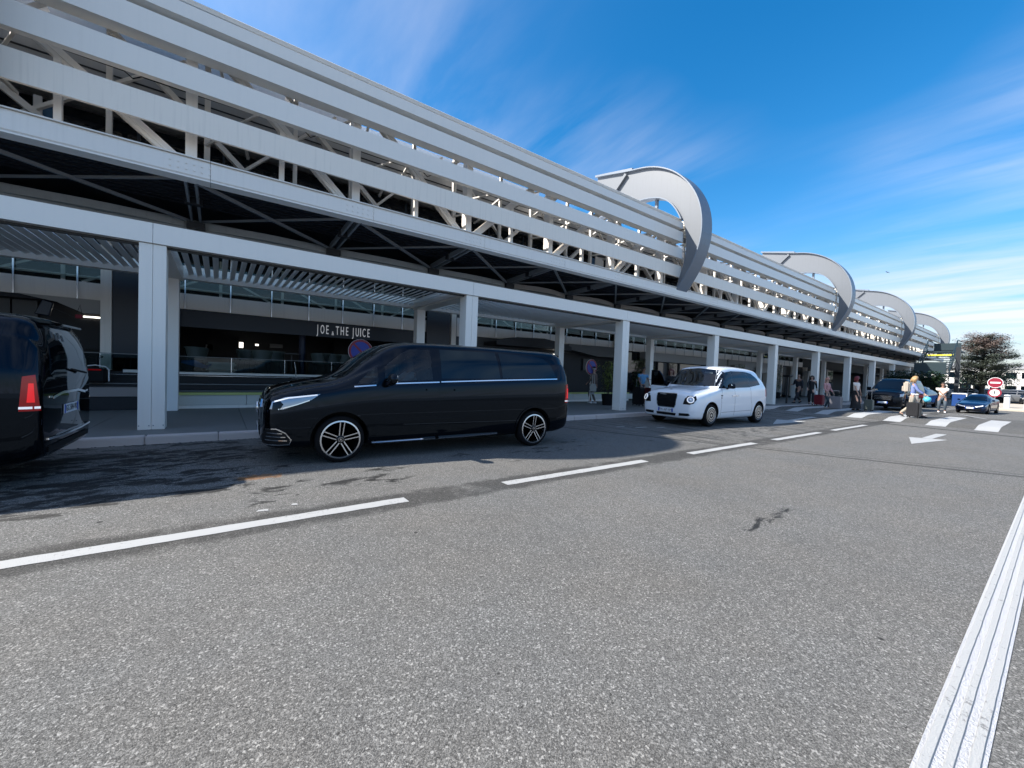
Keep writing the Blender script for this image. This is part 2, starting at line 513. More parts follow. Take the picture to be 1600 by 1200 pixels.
    tr = ramp(noise(1.6, 5, 0.65, st2m.outputs[0]), 0.48, 0.60)
    zone = w('MULTIPLY', w('MULTIPLY', ramp(X, 7.5, 9.5), w('SUBTRACT', 1.0, ramp(X, 19.5, 22.0))), w('MULTIPLY', ramp(Y, 4.0, 4.6), w('SUBTRACT', 1.0, ramp(Y, 8.0, 9.0))))
    tr = w('MULTIPLY', w('MULTIPLY', tr, zone), 0.55)
    # newer dark asphalt on the raised crossing
    humpz = w('MULTIPLY', w('MULTIPLY', ramp(w('SUBTRACT', X, w('MULTIPLY', Y, 0.3)), 20.6, 20.8), w('SUBTRACT', 1.0, ramp(X, 30.5, 31.0))), 0.28)
    dark = w('MAXIMUM', w('MULTIPLY', smask, 0.86), w('MAXIMUM', w('MULTIPLY', band, 0.58), w('MAXIMUM', sm, w('MAXIMUM', tr, humpz))))
    base = w('MULTIPLY', base, w('SUBTRACT', 1.0, dark))
    # tiny tar spots and leaves
    v3 = N('ShaderNodeTexVoronoi', t)
    v3.inputs['Scale'].default_value = 1.9
    t.links.new(P, v3.inputs['Vector'])
    dd3 = w('ADD', v3.outputs['Distance'], w('MULTIPLY', w('SUBTRACT', fine, 0.5), 0.035))
    spot = w('SUBTRACT', 1.0, ramp(dd3, 0.030, 0.046))
    base = w('MULTIPLY', base, w('SUBTRACT', 1.0, w('MULTIPLY', spot, 0.8)))
    # faint hue drift: cool on the whole, warm and green flecks
    hue = noise(0.9, 3)
    cr = N('ShaderNodeCombineXYZ', t)
    t.links.new(w('MULTIPLY', base, w('ADD', 1.035, w('MULTIPLY', w('SUBTRACT', hue, 0.5), 0.10))), cr.inputs[0])
    t.links.new(w('MULTIPLY', base, 1.0), cr.inputs[1])
    t.links.new(w('MULTIPLY', base, w('SUBTRACT', 0.925, w('MULTIPLY', w('SUBTRACT', hue, 0.5), 0.10))), cr.inputs[2])
    # rust-coloured stain near the front of the van
    dx = w('DIVIDE', w('SUBTRACT', X, 0.42), 0.32)
    dy = w('DIVIDE', w('SUBTRACT', Y, 5.9), 0.17)
    rs = w('SUBTRACT', 1.3, w('ADD', w('MULTIPLY', dx, dx), w('MULTIPLY', dy, dy)))
    rs = w('MULTIPLY', ramp(w('ADD', rs, w('MULTIPLY', w('SUBTRACT', fine, 0.55), 5.0)), 0.2, 0.9), clamp(w('MULTIPLY', rs, 2.0)))
    mxr = N('ShaderNodeMixRGB', t)
    t.links.new(w('MULTIPLY', rs, 0.6), mxr.inputs[0])
    t.links.new(cr.outputs[0], mxr.inputs[1])
    mxr.inputs[2].default_value = (0.30, 0.13, 0.035, 1)
    t.links.new(mxr.outputs[0], b.inputs['Base Color'])
    t.links.new(w('SUBTRACT', 0.88, w('MULTIPLY', smask, 0.15)), b.inputs['Roughness'])
    b.inputs['Specular IOR Level'].default_value = 0.35
    bp = N('ShaderNodeBump', t)
    bp.inputs['Strength'].default_value = 0.55
    bp.inputs['Distance'].default_value = 0.006
    t.links.new(w('ADD', w('MULTIPLY', chip, 0.7), w('MULTIPLY', w('SUBTRACT', 1.0, edge), 0.6)), bp.inputs['Height'])
    t.links.new(bp.outputs[0], b.inputs['Normal'])
    return m
M['asphalt'] = road_material()
M['ground'] = mat('ground', (0.16, 0.16, 0.155), 0.9, var=0.2, vscale=0.3)

MB().add([(-700, -700, -0.03), (1500, -700, -0.03), (1500, 900, -0.03), (-700, 900, -0.03)], [(0, 1, 2, 3)]).build('ground', M['ground'])['kind'] = 'structure'

def hump_edge(y):
    return 21.15 + 0.3 * (y - 2.0)
def road_z(x, y):
    e = hump_edge(y)
    t1 = min(max((x - e) / 1.35, 0), 1)
    t2 = min(max((e + 7.6 - x) / 1.6, 0), 1)
    s = lambda q: q * q * (3 - 2 * q)
    fade = min(max((y + 2.5) / 1.5, 0), 1)
    return 0.12 * s(t1) * s(t2) * s(fade)

def grid_sheet(x0, x1, y0, y1, nx, ny, dz=0.0, cond=None):
    mb = MB()
    vs = []
    for i in range(nx + 1):
        for j in range(ny + 1):
            x = x0 + (x1 - x0) * i / nx
            y = y0 + (y1 - y0) * j / ny
            vs.append((x, y, road_z(x, y) + dz))
    fs = [(i * (ny + 1) + j, (i + 1) * (ny + 1) + j, (i + 1) * (ny + 1) + j + 1, i * (ny + 1) + j + 1) for i in range(nx) for j in range(ny)]
    return mb.add(vs, fs)
road = MB()
g1 = grid_sheet(19, 34, -4, 9.05, 90, 30)
road.add(g1.v, g1.f)
road.add([(-60, -40, 0), (19, -40, 0), (19, 9.05, 0), (-60, 9.05, 0)], [(0, 1, 2, 3)])
road.add([(34, -40, 0), (46.5, -40, 0), (46.5, 9.05, 0), (34, 9.05, 0)], [(0, 1, 2, 3)])
road.add([(19, -40, 0), (34, -40, 0), (34, -4, 0), (19, -4, 0)], [(0, 1, 2, 3)])
road.add([(46.5, -40, 0), (240, -40, 0), (240, 30, 0), (46.5, 30, 0)], [(0, 1, 2, 3)])
tag(road.build('road', M['asphalt'], merge=True), kind='structure')

# painted markings
DASH = [(-1.3, 1.66), (2.96, 5.88), (7.25, 9.95), (11.0, 14.1), (15.2, 18.6), (-5.6, -2.6)]
def worn_paint(name, col, amount, scale):
    m = mat(name, col, 0.65, bump=0.5, bscale=150)
    t = m.node_tree
    b = t.nodes['Principled BSDF']
    co = N('ShaderNodeTexCoord', t)
    n = N('ShaderNodeTexNoise', t)
    n.inputs['Scale'].default_value = scale
    n.inputs['Detail'].default_value = 8
    n.inputs['Roughness'].default_value = 0.75
    t.links.new(co.outputs['Object'], n.inputs['Vector'])
    n2_ = N('ShaderNodeTexNoise', t)
    n2_.inputs['Scale'].default_value = 1.3
    t.links.new(co.outputs['Object'], n2_.inputs['Vector'])
    f = wm('MULTIPLY', wm('SUBTRACT', wm('ADD', n.outputs[0], wm('MULTIPLY', wm('SUBTRACT', n2_.outputs[0], .5, tree=t), .35, tree=t), tree=t), 1 - amount, tree=t), 14.0, tree=t)
    f = wm('MINIMUM', wm('MAXIMUM', f, 0.0, tree=t), 0.85, tree=t)
    x = N('ShaderNodeMixRGB', t)
    t.links.new(f, x.inputs[0])
    x.inputs[1].default_value = (*col, 1)
    x.inputs[2].default_value = (0.15, 0.145, 0.14, 1)
    t.links.new(x.outputs[0], b.inputs['Base Color'])
    return m
M['road_paint'] = worn_paint('road_paint_worn', (0.41, 0.41, 0.40), 0.40, 28.0)
for i, (a, b_) in enumerate(DASH):
    mb = MB()
    n = 24
    ys0 = [4.085 + random.uniform(-.006, .006) for _ in range(n + 1)]
    ys1 = [4.245 + random.uniform(-.006, .006) for _ in range(n + 1)]
    vs = []
    for k in range(n + 1):
        x = a + (b_ - a) * k / n
        vs += [(x, ys0[k], 0.004), (x, ys1[k], 0.004)]
    fs = [(2 * k, 2 * k + 2, 2 * k + 3, 2 * k + 1) for k in range(n)]
    o = mb.add(vs, fs).build('lane_dash', M['road_paint'])
    o['kind'] = 'structure'
for yb, ex in ((1.30, 0.0), (2.56, 0), (3.84, 0), (5.12, 0), (6.42, 0), (7.75, 0)):
    a = hump_edge(yb) + 0.15
    g_ = MB()
    vs = []
    nx = 26
    for k in range(nx + 1):
        for j in range(3):
            x = a + 5.4 * k / nx
            y = yb + 0.54 * j / 2
            vs.append((x, y, road_z(x, y) + 0.005))
    fs = [(k * 3 + j, (k + 1) * 3 + j, (k + 1) * 3 + j + 1, k * 3 + j + 1) for k in range(nx) for j in range(2)]
    o = g_.add(vs, fs).build('zebra_bar', M['road_paint'])
    o['kind'] = 'structure'
def arrow(x, y, s, hd=(1, 0), z=0.005):
    # a straight-on arrow whose tip points to -x
    pts_h = [(0, 0.0), (1.75 * s, 0.50), (1.75 * s, -0.50)]
    mb = MB()
    mb.add([(x + p[0], y + p[1], z) for p in pts_h], [(0, 1, 2)])
    mb.add([(x + 1.3 * s, y - 0.085, z), (x + 3.1 * s, y - 0.085, z), (x + 3.1 * s, y + 0.085, z), (x + 1.3 * s, y + 0.085, z)], [(0, 1, 2, 3)])
    o = mb.build('lane_arrow', M['road_paint'])
    o['kind'] = 'structure'
# the two arrows seen: by the taxi and in the near lane
def poly_mark(name, tris, z=0.005):
    mb = MB()
    for p in tris:
        mb.add([(q[0], q[1], z + road_z(q[0], q[1])) for q in p], [tuple(range(len(p)))])
    o = mb.build(name, M['road_paint'])
    o['kind'] = 'structure'
    return o
poly_mark('lane_arrow', [[(13.95, 2.22), (15.72, 2.56), (16.1, 1.86)]])
poly_mark('lane_arrow', [[(15.9, 2.33), (15.9, 2.13), (17.9, 2.09), (17.8, 2.31)]], 0.009)
poly_mark('lane_arrow', [[(15.0, 5.74), (17.1, 6.42), (17.6, 5.62)]])
poly_mark('lane_arrow', [[(17.2, 6.10), (17.3, 5.92), (20.3, 6.1), (20.2, 6.3)]], 0.009)
for (x, y, l) in ((9.4, 7.0, 0.5), (9.0, 7.35, 0.35), (10.0, 6.75, 0.4), (0.30, 4.5, 0.10), (0.6, 4.55, 0.06)):
    poly_mark('paint_scrap', [[(x, y), (x + l, y - .02), (x + l, y + .03), (x + .02, y + .045)]])
poly_mark('paint_line', [[(25.5, -0.4), (44, -5.5), (44.2, -5.35), (25.5, -0.28)]])
poly_mark('paint_line', [[(27.5, 2.0), (32.6, 3.3), (32.5, 3.38), (27.4, 2.1)]])

# raised ribbed edge line on the right
line = tag(empty('edge_line', (10, 0.2, 0)), kind='structure')
mb = MB().add([(0.6, 0.115, 0.004), (60, 0.115, 0.004), (60, 0.285, 0.004), (0.6, 0.285, 0.004)], [(0, 1, 2, 3)])
M['paint_thin'] = mat('paint_thin', (0.42, 0.42, 0.43), 0.7, var=0.35, vscale=26, bump=1.0, bscale=130)
mb.build('paint_bed', M['paint_thin'], line)
for y0, y1 in ((0.128, 0.160), (0.186, 0.214), (0.240, 0.272)):
    rb = MB()
    xs = [0.6 + 0.1 * k for k in range(120)] + [13, 20, 35, 60]
    vs = []
    for x in xs:
        j0, j1 = random.uniform(-.001, .001), random.uniform(-.001, .001)
        vs += [(x, y0 + j0, 0.004), (x, y0 + .003 + j0, 0.011), (x, y1 - .003 + j1, 0.011), (x, y1 + j1, 0.004)]
    fs = []
    for k in range(len(xs) - 1):
        for q in range(3):
            fs.append((k * 4 + q, k * 4 + 4 + q, k * 4 + 5 + q, k * 4 + 1 + q))
    rb.add(vs, fs).build('raised_rib', M['road_paint'], line)

# pavement: slabs and kerb stones
pave = tag(empty('pavement', (20, 11.5, 0)), kind='structure')
MB().box(-30, 9.3, -0.02, 88, 14.4, 0.105).build('pavement_bed', M['dark'], pave)
x = -16.0
while x < 66:
    wd = 2.35
    for (ya, yb_) in ((9.262, 11.6), (11.608, 13.95)):
        MB().box(x, ya, 0.106, x + wd - 0.008, yb_, 0.13 + random.uniform(-.0015, .0015)).build('paving_slab', M['pave'], pave, bevel=0.004)
    x += wd
x = -14.0
while x < 66:
    zt = 0.13
    MB().box(x, 9.0, -0.02, x + 0.992, 9.255, zt + random.uniform(-.003, .003)).build('kerb_stone', M['kerb'], pave, bevel=0.014, seg=2)
    x += 1.0
# a strip of grit and weeds along the foot of the kerb
mb = MB()
for k in range(900):
    x = random.uniform(-4, 30)
    y = 9.0 - abs(random.gauss(0, 0.05))
    s = random.uniform(.004, .014)
    mb.box(x, y, 0, x + s * 1.6, y + s, s * .7)
tag(mb.build('kerb_grit', M['timber_dark']), label='dark grit lying along the foot of the kerb', cat='grit', kind='stuff')
# far island on the right
isl = tag(empty('traffic_island', (50, 1, 0)), kind='structure')
MB().prism([(43.6, 3.4), (44.4, -7), (62, -7), (62, 4.8), (46, 4.4)], -0.02, 0.13, 'z').build('island_top', M['kerb_pale'], isl, bevel=0.02)

# ------------------------------------------------------------------ terminal building
BX0, BX1 = -26.0, 87.0
bld = empty('terminal_building', (30, 16, 0), 'long white terminal building with slatted steel truss front and curved grey fins', 'building')
CH_Y = 11.0
FIN0, MOD, BAY = -4.0, 21.35, 3.47
fins = [FIN0 + MOD * j for j in range(-1, 5)]
nodes = []
for j, xc in enumerate(fins[1:]):
    nodes += [xc - 0.56 - BAY * k for k in range(5, -1, -1)]
nodes = sorted(n for n in nodes if n < BX1)
seg_ends = [-26.0] + nodes + [BX1]

# lower chord: wide-flange girder, spliced at the nodes
ends = [BX0] + [n + 0.35 for n in nodes] + [BX1]
for a, b_ in zip(ends[:-1], ends[1:]):
    if b_ - a < 0.3: continue
    mb = MB()
    mb.prism([(11.0, 5.34), (11.0, 5.64), (11.02, 5.68), (11.30, 5.68), (11.30, 5.66), (11.05, 5.655), (11.05, 5.345), (11.30, 5.34), (11.30, 5.32), (11.02, 5.32)], a + 0.004, b_ - 0.004)
    mb.box(a + .004, 10.97, 5.69, b_ - .004, 11.34, 5.71)
    mb.box(a + .004, 10.99, 5.27, b_ - .004, 11.32, 5.305)
    mb.build('chord_girder', M['white_steel'], bld)
for n in nodes:
    if n > 45: continue
    mb = MB()
    for r in range(2):
        for k in range(6):
            mb.box(n - 0.33 + k * 0.13, 10.985, 5.42 + r * 0.12, n - 0.30 + k * 0.13, 11.0, 5.45 + r * 0.12)
    mb.build('splice_bolts', M['white_steel'], bld)['kind'] = 'stuff'

# louvre slats: open box sections, long lengths between the fins
SL = [(6.20, 6.74, 11.0, .07, 'slat_white'), (7.08, 7.55, 10.98, .16, 'canopy_white'), (7.86, 8.33, 10.98, .34, 'canopy_white'), (8.50, 8.78, 11.0, .40, 'canopy_white')]
spans = []
xs_ = [BX0] + [f for f in fins if f > BX0] + [BX1]
for a, b_ in zip(xs_[:-1], xs_[1:]):
    if b_ - a > 2:
        spans.append((a + (0.62 if a != BX0 else 0), b_ + (0.30 if b_ != BX1 else 0)))
for (z0, z1, y, dp, mk_) in SL:
    for a, b_ in spans:
        mb = MB()
        mb.prism([(y, z0), (y, z1), (y + dp, z1 + .01), (y + dp, z1 - .03), (y + .03, z1 - .03), (y + .03, z0 + .03), (y + dp, z0 + 0.03), (y + dp, z0)], a, b_)
        mb.build('louvre_slat', M[mk_], bld)
for a, b_ in spans:
    mb = MB()
    mb.prism([(11.08, 8.86), (11.04, 8.93), (11.12, 8.99), (11.30, 8.99), (11.30, 8.86)], a, b_)
    mb.box(a, 11.45, 9.0, b_, 11.62, 9.06)
    mb.build('top_rail', M['white_steel'], bld)
    mb = MB()
    for q in range(9):
        mb.box(a, 11.42 + q * .17, 8.80 + q * .018, b_, 11.52 + q * .17, 8.86 + q * .018)
    mb.prism([(11.42, 8.865), (12.95, 9.03), (12.95, 9.06), (11.42, 8.895)], a, b_)
    mb.build('gutter_deck', M['brace'], bld)

# front truss behind the slats
FY, BY = 11.62, 13.0
def mid_dir(x):
    ph = ((x - FIN0) % MOD) / MOD
    return -1 if ph < 0.5 else 1           # diagonals fall away from the fins towards mid-span
for i, n in enumerate(nodes):
    far = n > 40
    mb = MB()
    mb.box(n - .10, FY - .17, 5.71, n + .10, FY - .02, 8.9)
    mb.box(n - .085, FY - .02, 5.71, n - .075, FY + .14, 8.9)
    mb.box(n + .075, FY - .02, 5.71, n + .085, FY + .14, 8.9)
    mb.build('truss_post', M['white_steel'], bld)
    MB().box(n + .18, BY - .06, 5.7, n + .30, BY + .06, 9.3).build('truss_post', M['white_steel'], bld)
    nx = nodes[i + 1] if i + 1 < len(nodes) else n + BAY
    if nx - n > 5: nx = n + BAY
    mx_ = (n + nx) / 2
    MB().box(mx_ - .055, FY - .11, 5.71, mx_ + .055, FY, 7.1).build('truss_post', M['white_steel'], bld)
    MB().box(mx_ + .42, BY - .05, 5.7, mx_ + .52, BY + .05, 9.0).build('truss_post', M['white_steel'], bld)
    s = mid_dir(mx_)
    if s < 0:
        p, q = (n + .05, FY, 8.75), (nx - .18, FY, 5.75)
        p2, q2 = (n + .1 - 1.6, BY, 8.8), (nx - 1.75, BY, 5.8)
    else:
        p, q = (n + .18, FY, 5.75), (nx - .05, FY, 8.75)
        p2, q2 = (n + 1.75, BY, 5.8), (nx + 1.5, BY, 8.8)
    MB().bar(p, q, .05, .2, (0, 1, 0)).bar(Vector(p) + Vector((0, -.07, 0)), Vector(q) + Vector((0, -.07, 0)), .20, .012, (0, 1, 0)).bar(Vector(p) + Vector((0, .07, 0)), Vector(q) + Vector((0, .07, 0)), .20, .012, (0, 1, 0)).build('truss_diagonal', M['white_steel'], bld)
    MB().bar(p2, q2, .12, .16, (0, 1, 0)).build('truss_diagonal', M['white_steel'], bld)
    p3, q3 = ((nx - .2, BY + .14, 8.8), (n + .3, BY + .14, 5.8)) if s < 0 else ((n + .2, BY + .14, 8.8), (nx - .3, BY + .14, 5.8))
    MB().bar(p3, q3, .07, .10, (0, 1, 0)).build('truss_tie', M['white_steel'], bld)
    # short brackets between slats and the rear plane
    mb = MB()
    for z, k in ((6.85, 0.0), (7.66, .7), (8.42, -.5)):
        mb.bar((n + k + .9, 11.42, z), (n + k + 1.1, BY, z - .02), .06, .06)
        mb.bar((n + k + .95, 11.42, z + .01), (n + k + .2, BY, z - .01), .05, .05)
        mb.bar((n + k + 1.9, 11.42, z + .05), (n + k + 1.9, 11.5, z - .22), .07, .05)
    mb.build('slat_bracket', M['white_steel'], bld)
# longitudinal members of the rear plane
for z, h in ((5.75, .16), (7.35, .12), (9.0, .16)):
    MB().box(BX0, BY - .06, z, BX1, BY + .06, z + h).build('rear_rail', M['white_steel'], bld)
# cable drooping under the second slat
pts = []
for k in range(0, 160):
    x = -3 + k * 0.14
    z = 7.62 + 0.015 * math.sin(x * 1.3) - (0.10 if abs((x + .05) % 3.47 - 1.9) < .08 else 0)
    pts.append((x, 12.2, z))
MB().tube(pts, .014, 5).build('cable', M['plastic'], bld)

# curved fins
FO = [(16.4, 12.80), (15.2, 12.52), (14.03, 12.24), (13.07, 12.07), (12.25, 11.76), (11.5, 11.30), (10.92, 10.75), (10.50, 10.2), (10.18, 9.6), (10.0, 9.0), (9.93, 8.4), (9.96, 7.8), (10.10, 7.25), (10.30, 6.75), (10.56, 6.3), (10.88, 5.82), (11.2, 5.42)]
FI = [(11.18, 5.62), (10.93, 6.35), (10.78, 6.9), (10.69, 7.6), (10.76, 8.3), (10.95, 8.95), (11.25, 9.5), (11.6, 9.92), (12.0, 10.22), (12.5, 10.42), (13.23, 10.55), (14.2, 10.55), (15.4, 10.5), (16.4, 10.4)]
def smooth(pts, it=2):
    for _ in range(it):
        o = [pts[0]]
        for a, b_ in zip(pts[:-1], pts[1:]):
            o += [(a[0] * .75 + b_[0] * .25, a[1] * .75 + b_[1] * .25), (a[0] * .25 + b_[0] * .75, a[1] * .25 + b_[1] * .75)]
        pts = o + [pts[-1]]
    return pts
FO2, FI2 = smooth(FO), smooth(FI)
def fin(xc, lab):
    r = empty('roof_fin', (xc, 12, 5.4))
    r.parent = bld
    r.location = Vector((xc, 12, 5.4)) - wloc(bld)
    # inner offset line of the rim, for the recessed plate
    plate = MB()
    n = 48
    def samp(L, t):
        d = [0]
        for a, b_ in zip(L[:-1], L[1:]): d.append(d[-1] + math.hypot(b_[0] - a[0], b_[1] - a[1]))
        s = t * d[-1]
        for k in range(len(L) - 1):
            if d[k + 1] >= s - 1e-9:
                u = (s - d[k]) / (d[k + 1] - d[k] + 1e-12)
                return (L[k][0] + (L[k + 1][0] - L[k][0]) * u, L[k][1] + (L[k + 1][1] - L[k][1]) * u)
        return L[-1]
    o = [samp(FO2, k / n) for k in range(n + 1)]
    i_ = [samp(FI2[::-1], k / n) for k in range(n + 1)]
    vs, fs = [], []
    for xx in (xc + .16, xc + .22):
        for a, b_ in zip(o, i_):
            vs += [(xx, a[0] + (.012 if xx else 0), a[1]), (xx, b_[0], b_[1])]
    m_ = 2 * (n + 1)
    for k in range(n):
        fs.append((2 * k, 2 * k + 1, 2 * k + 3, 2 * k + 2))
        fs.append((m_ + 2 * k, m_ + 2 * k + 2, m_ + 2 * k + 3, m_ + 2 * k + 1))
    plate.add(vs, fs).build('fin_plate', M['fin_grey'], r)
    # rim band
    def band(L, x0, x1, th, name, m):
        vs, fs = [], []
        for k, p in enumerate(L):
            a = L[max(k - 1, 0)]
            b_ = L[min(k + 1, len(L) - 1)]
            t = Vector((b_[0] - a[0], b_[1] - a[1])).normalized()
            nn = (t.y, -t.x)
            vs += [(x0, p[0], p[1]), (x1, p[0], p[1]), (x1, p[0] - nn[0] * th, p[1] - nn[1] * th), (x0, p[0] - nn[0] * th, p[1] - nn[1] * th)]
        for k in range(len(L) - 1):
            for q in range(4):
                fs.append((4 * k + q, 4 * k + (q + 1) % 4, 4 * k + 4 + (q + 1) % 4, 4 * k + 4 + q))
        fs += [(0, 1, 2, 3), (4 * len(L) - 4, 4 * len(L) - 3, 4 * len(L) - 2, 4 * len(L) - 1)]
        MB().add(vs, fs).build(name, m, r)
    cut = int(len(o) * 0.74)
    band(o[:cut + 1], xc, xc + .86, -.05, 'fin_rim', M['fin_rim'])
    band(o[cut:], xc, xc + .86, -.05, 'fin_rim', M['fin_rim'])
    band(i_[:int(len(i_) * .66)], xc + .02, xc + .5, .05, 'inner_rim', M['fin_rim'])
    mb = MB()
    for k in range(4, 46, 6):
        a = o[k]
        b_ = i_[k]
        mb.bar((xc + .5, a[0] * .93 + b_[0] * .07, a[1] * .93 + b_[1] * .07), (xc + .5, a[0] * .1 + b_[0] * .9, a[1] * .1 + b_[1] * .9), .05, .5)
    mb.build('fin_rib', M['fin_grey'], r)
    # roof gantry the fin springs from
    MB().prism([(13.9, 12.27), (16.5, 12.83), (16.5, 12.93), (13.9, 12.37)], xc + .02, xc + .70).build('gantry_roof', M['fin_rim'], r)
    MB().bar((xc + .05, 14.3, 12.2), (xc + .05, 15.4, 11.2), .10, .16).build('gantry_brace', M['fin_grey'], r)
    MB().box(xc + .35, 12.5, 9.0, xc + .47, 12.64, 10.5).build('fin_prop', M['fin_rim'], r)
    return r
for xc in fins:
    if xc > 84 or xc < -20: continue
    fin(xc, '')

# upper facade behind the truss
gy = 13.95
x = BX0
k = 0
while x < BX1:
    nx = x + 1.735
    blue = (-3.5 < x + .8 < -2.0) or (13.0 < x + .8 < 14.6) or (39 < x < 41) or (48 < x < 51)
    MB().box(x + .03, gy, 5.8, nx - .03, gy + .03, 7.25).build('window_pane', M['black_glass'], bld)
    MB().box(x - .03, gy - .03, 5.8, x + .03, gy + .05, 7.25).build('mullion', M['dark_metal'], bld)
    x = nx
    k += 1
M['blue_pane'] = mat('blue_pane', (0.05, 0.12, 0.22), 0.25)
for (a, b_, w0) in ((-3.35, -2.95, 0), (14.0, 14.5, 0), (36.5, 37.2, 0)):
    MB().box(a, 13.5, 5.6, b_, 13.53, 7.0).build('blue_panel', M['blue_pane'], bld)  # flat blue and white panels set before the dark panes
    MB().box(a + (.0 if a < 0 else .42), 13.46, 5.6, a + (.13 if a < 0 else 1.0), 13.49, 7.1).build('pale_panel', M['white_panel'], bld)
MB().box(BX0, 13.3, 7.30, BX1, 13.9, 8.22).build('eaves_fascia', M['eave'], bld)
MB().box(BX0, 13.28, 7.95, BX1, 13.298, 7.985).build('eaves_joint', M['dark'], bld)
MB().box(BX0, 13.36, 8.222, BX1, 13.9, 8.27).build('eaves_cap', M['dark'], bld)
# white membrane roof over the hall, curved
vs, fs = [], []
prof = [(13.9, 8.28), (15.2, 8.6), (16.4, 9.2), (18.5, 10.2), (20, 10.6), (24, 10.7), (32, 10.5), (40, 8.6)]
for xx in (BX0, BX1):
    vs += [(xx, p[0], p[1]) for p in prof]
for q in range(len(prof) - 1):
    fs.append((q, q + 1, len(prof) + q + 1, len(prof) + q))
M['membrane'] = mat('membrane', (0.74, 0.75, 0.76), 0.6, var=0.04)
MB().add(vs, fs).build('roof_membrane', M['membrane'], bld)
MB().box(BX0, 13.55, 8.80, 3.2, 13.65, 9.22).build('upper_fascia', M['eave'], bld)
for xc in fins[:-1]:
    MB().box(xc + 4, 14.3, 9.35, xc + 15.5, 14.36, 9.52).build('roof_upstand', M['membrane'], bld)
MB().box(BX0, 13.9, -.03, BX0 + .3, 40, 8.2).build('end_wall', M['white_panel'], bld)
MB().box(BX1 - .3, 13.9, -.03, BX1, 40, 8.2).build('end_wall', M['white_panel'], bld)
MB().box(BX0, 39.7, -.03, BX1, 40, 8.5).build('rear_wall', M['shop_grey'], bld)
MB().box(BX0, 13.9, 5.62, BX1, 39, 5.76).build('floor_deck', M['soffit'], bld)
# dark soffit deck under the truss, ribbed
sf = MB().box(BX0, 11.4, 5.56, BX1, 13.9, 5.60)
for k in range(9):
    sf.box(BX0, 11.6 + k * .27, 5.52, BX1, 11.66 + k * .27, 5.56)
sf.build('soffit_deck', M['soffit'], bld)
# horizontal bracing between girder and ledge
LY = 14.05
for i, n in enumerate(nodes):
    nx = nodes[i + 1] if i + 1 < len(nodes) else n + BAY
    if nx - n > 5: nx = n + BAY
    mb = MB()
    mb.bar((n - .09, 11.3, 5.36), (n - .09, LY, 5.24), .05, .16)
    mb.bar((n + .09, 11.3, 5.36), (n + .09, LY, 5.24), .05, .16)
    mb.build('cross_beam', M['brace'], bld)
    mb = MB().box(n - .17, 12.55, 5.2, n + .17, 12.7, 5.36)
    mb.build('beam_clamp', M['dark'], bld)
    MB().bar((n + .1, 11.3, 5.30), (nx - .1, LY, 5.18), .07, .07).build('brace_tube', M['brace'], bld)
    MB().bar((n + .1, LY, 5.22), (nx - .1, 11.3, 5.34), .05, .05).build('brace_tube', M['brace'], bld)
    MB().box(n - .2, LY - .12, 4.98, n + .2, LY + .03, 5.16).build('node_shoe', M['dark_metal'], bld)
    # bellied soffit panel between the nodes
    vs = []
    m_ = 12
    for q in range(m_ + 1):
        u = q / m_
        x = n + .25 + (nx - n - .5) * u
        bul = (.34 if n > 8 else .16) * math.sin(PI * u)
        vs += [(x, LY - bul, 5.20), (x, LY - bul * .8, 5.02), (x, LY + .4, 4.98)]
    fs = [(q * 3 + a, q * 3 + 3 + a, q * 3 + 4 + a, q * 3 + 1 + a) for q in range(m_) for a in (0, 1)]
    MB().add(vs, fs).build('soffit_panel', M['belly'] if n > 8 else M['ledge'], bld)
MB().box(BX0, LY + .02, 4.93, BX1, LY + .35, 5.24).build('ledge_beam', M['ledge'], bld)
MB().box(BX0, LY + .06, 4.80, BX1, LY + .9, 4.92).build('ledge_lip', M['ledge'], bld)

# first-floor band and its reflective balustrade glazing
PY = 15.8
xs_posts = [-0.87 + 1.128 * k for k in range(-14, 44)]
for a, b_ in zip(xs_posts[:-1], xs_posts[1:]):
    MB().box(a + .006, PY, 3.0, b_ - .006, PY + .05, 3.47).build('band_panel', M['white_panel'], bld)
    MB().box(a + .012, PY + .03, 3.50, b_ - .012, PY + .045, 4.78).build('band_glass', M['mirror_glass'], bld)
    MB().box(a - .016, PY - .05, 3.0, a + .016, PY - .002, 4.9).build('glazing_post', M['alu'], bld)
MB().box(-17, PY + .06, 2.9, BX1, 22, 3.1).build('first_floor', M['soffit'], bld)
MB().box(-17, 18.0, 3.1, BX1, 18.1, 5.6).build('inner_wall', M['dark'], bld)
# white bars added behind the first-floor glazing, imitating the truss mirrored in it
MB().box(-17, 15.92, 3.60, 46, 15.98, 3.66).build('reflection_rail', M['white_steel'], bld)
MB().box(-17, 15.92, 4.02, 46, 15.98, 4.08).build('reflection_rail', M['white_steel'], bld)
for k in range(-9, 27):
    x = k * 1.71
    MB().box(x - .04, 15.875, 3.48, x + .04, 15.915, 4.6).build('reflection_post', M['white_steel'], bld)
    sx_ = 1 if (k // 3) % 2 else -1
    MB().bar((x + .855 - sx_ * .5, 15.895, 3.48), (x + .855 + sx_ * .5, 15.895, 4.02), .06, .03, (0, 1, 0)).build('reflection_diagonal', M['white_steel'], bld)
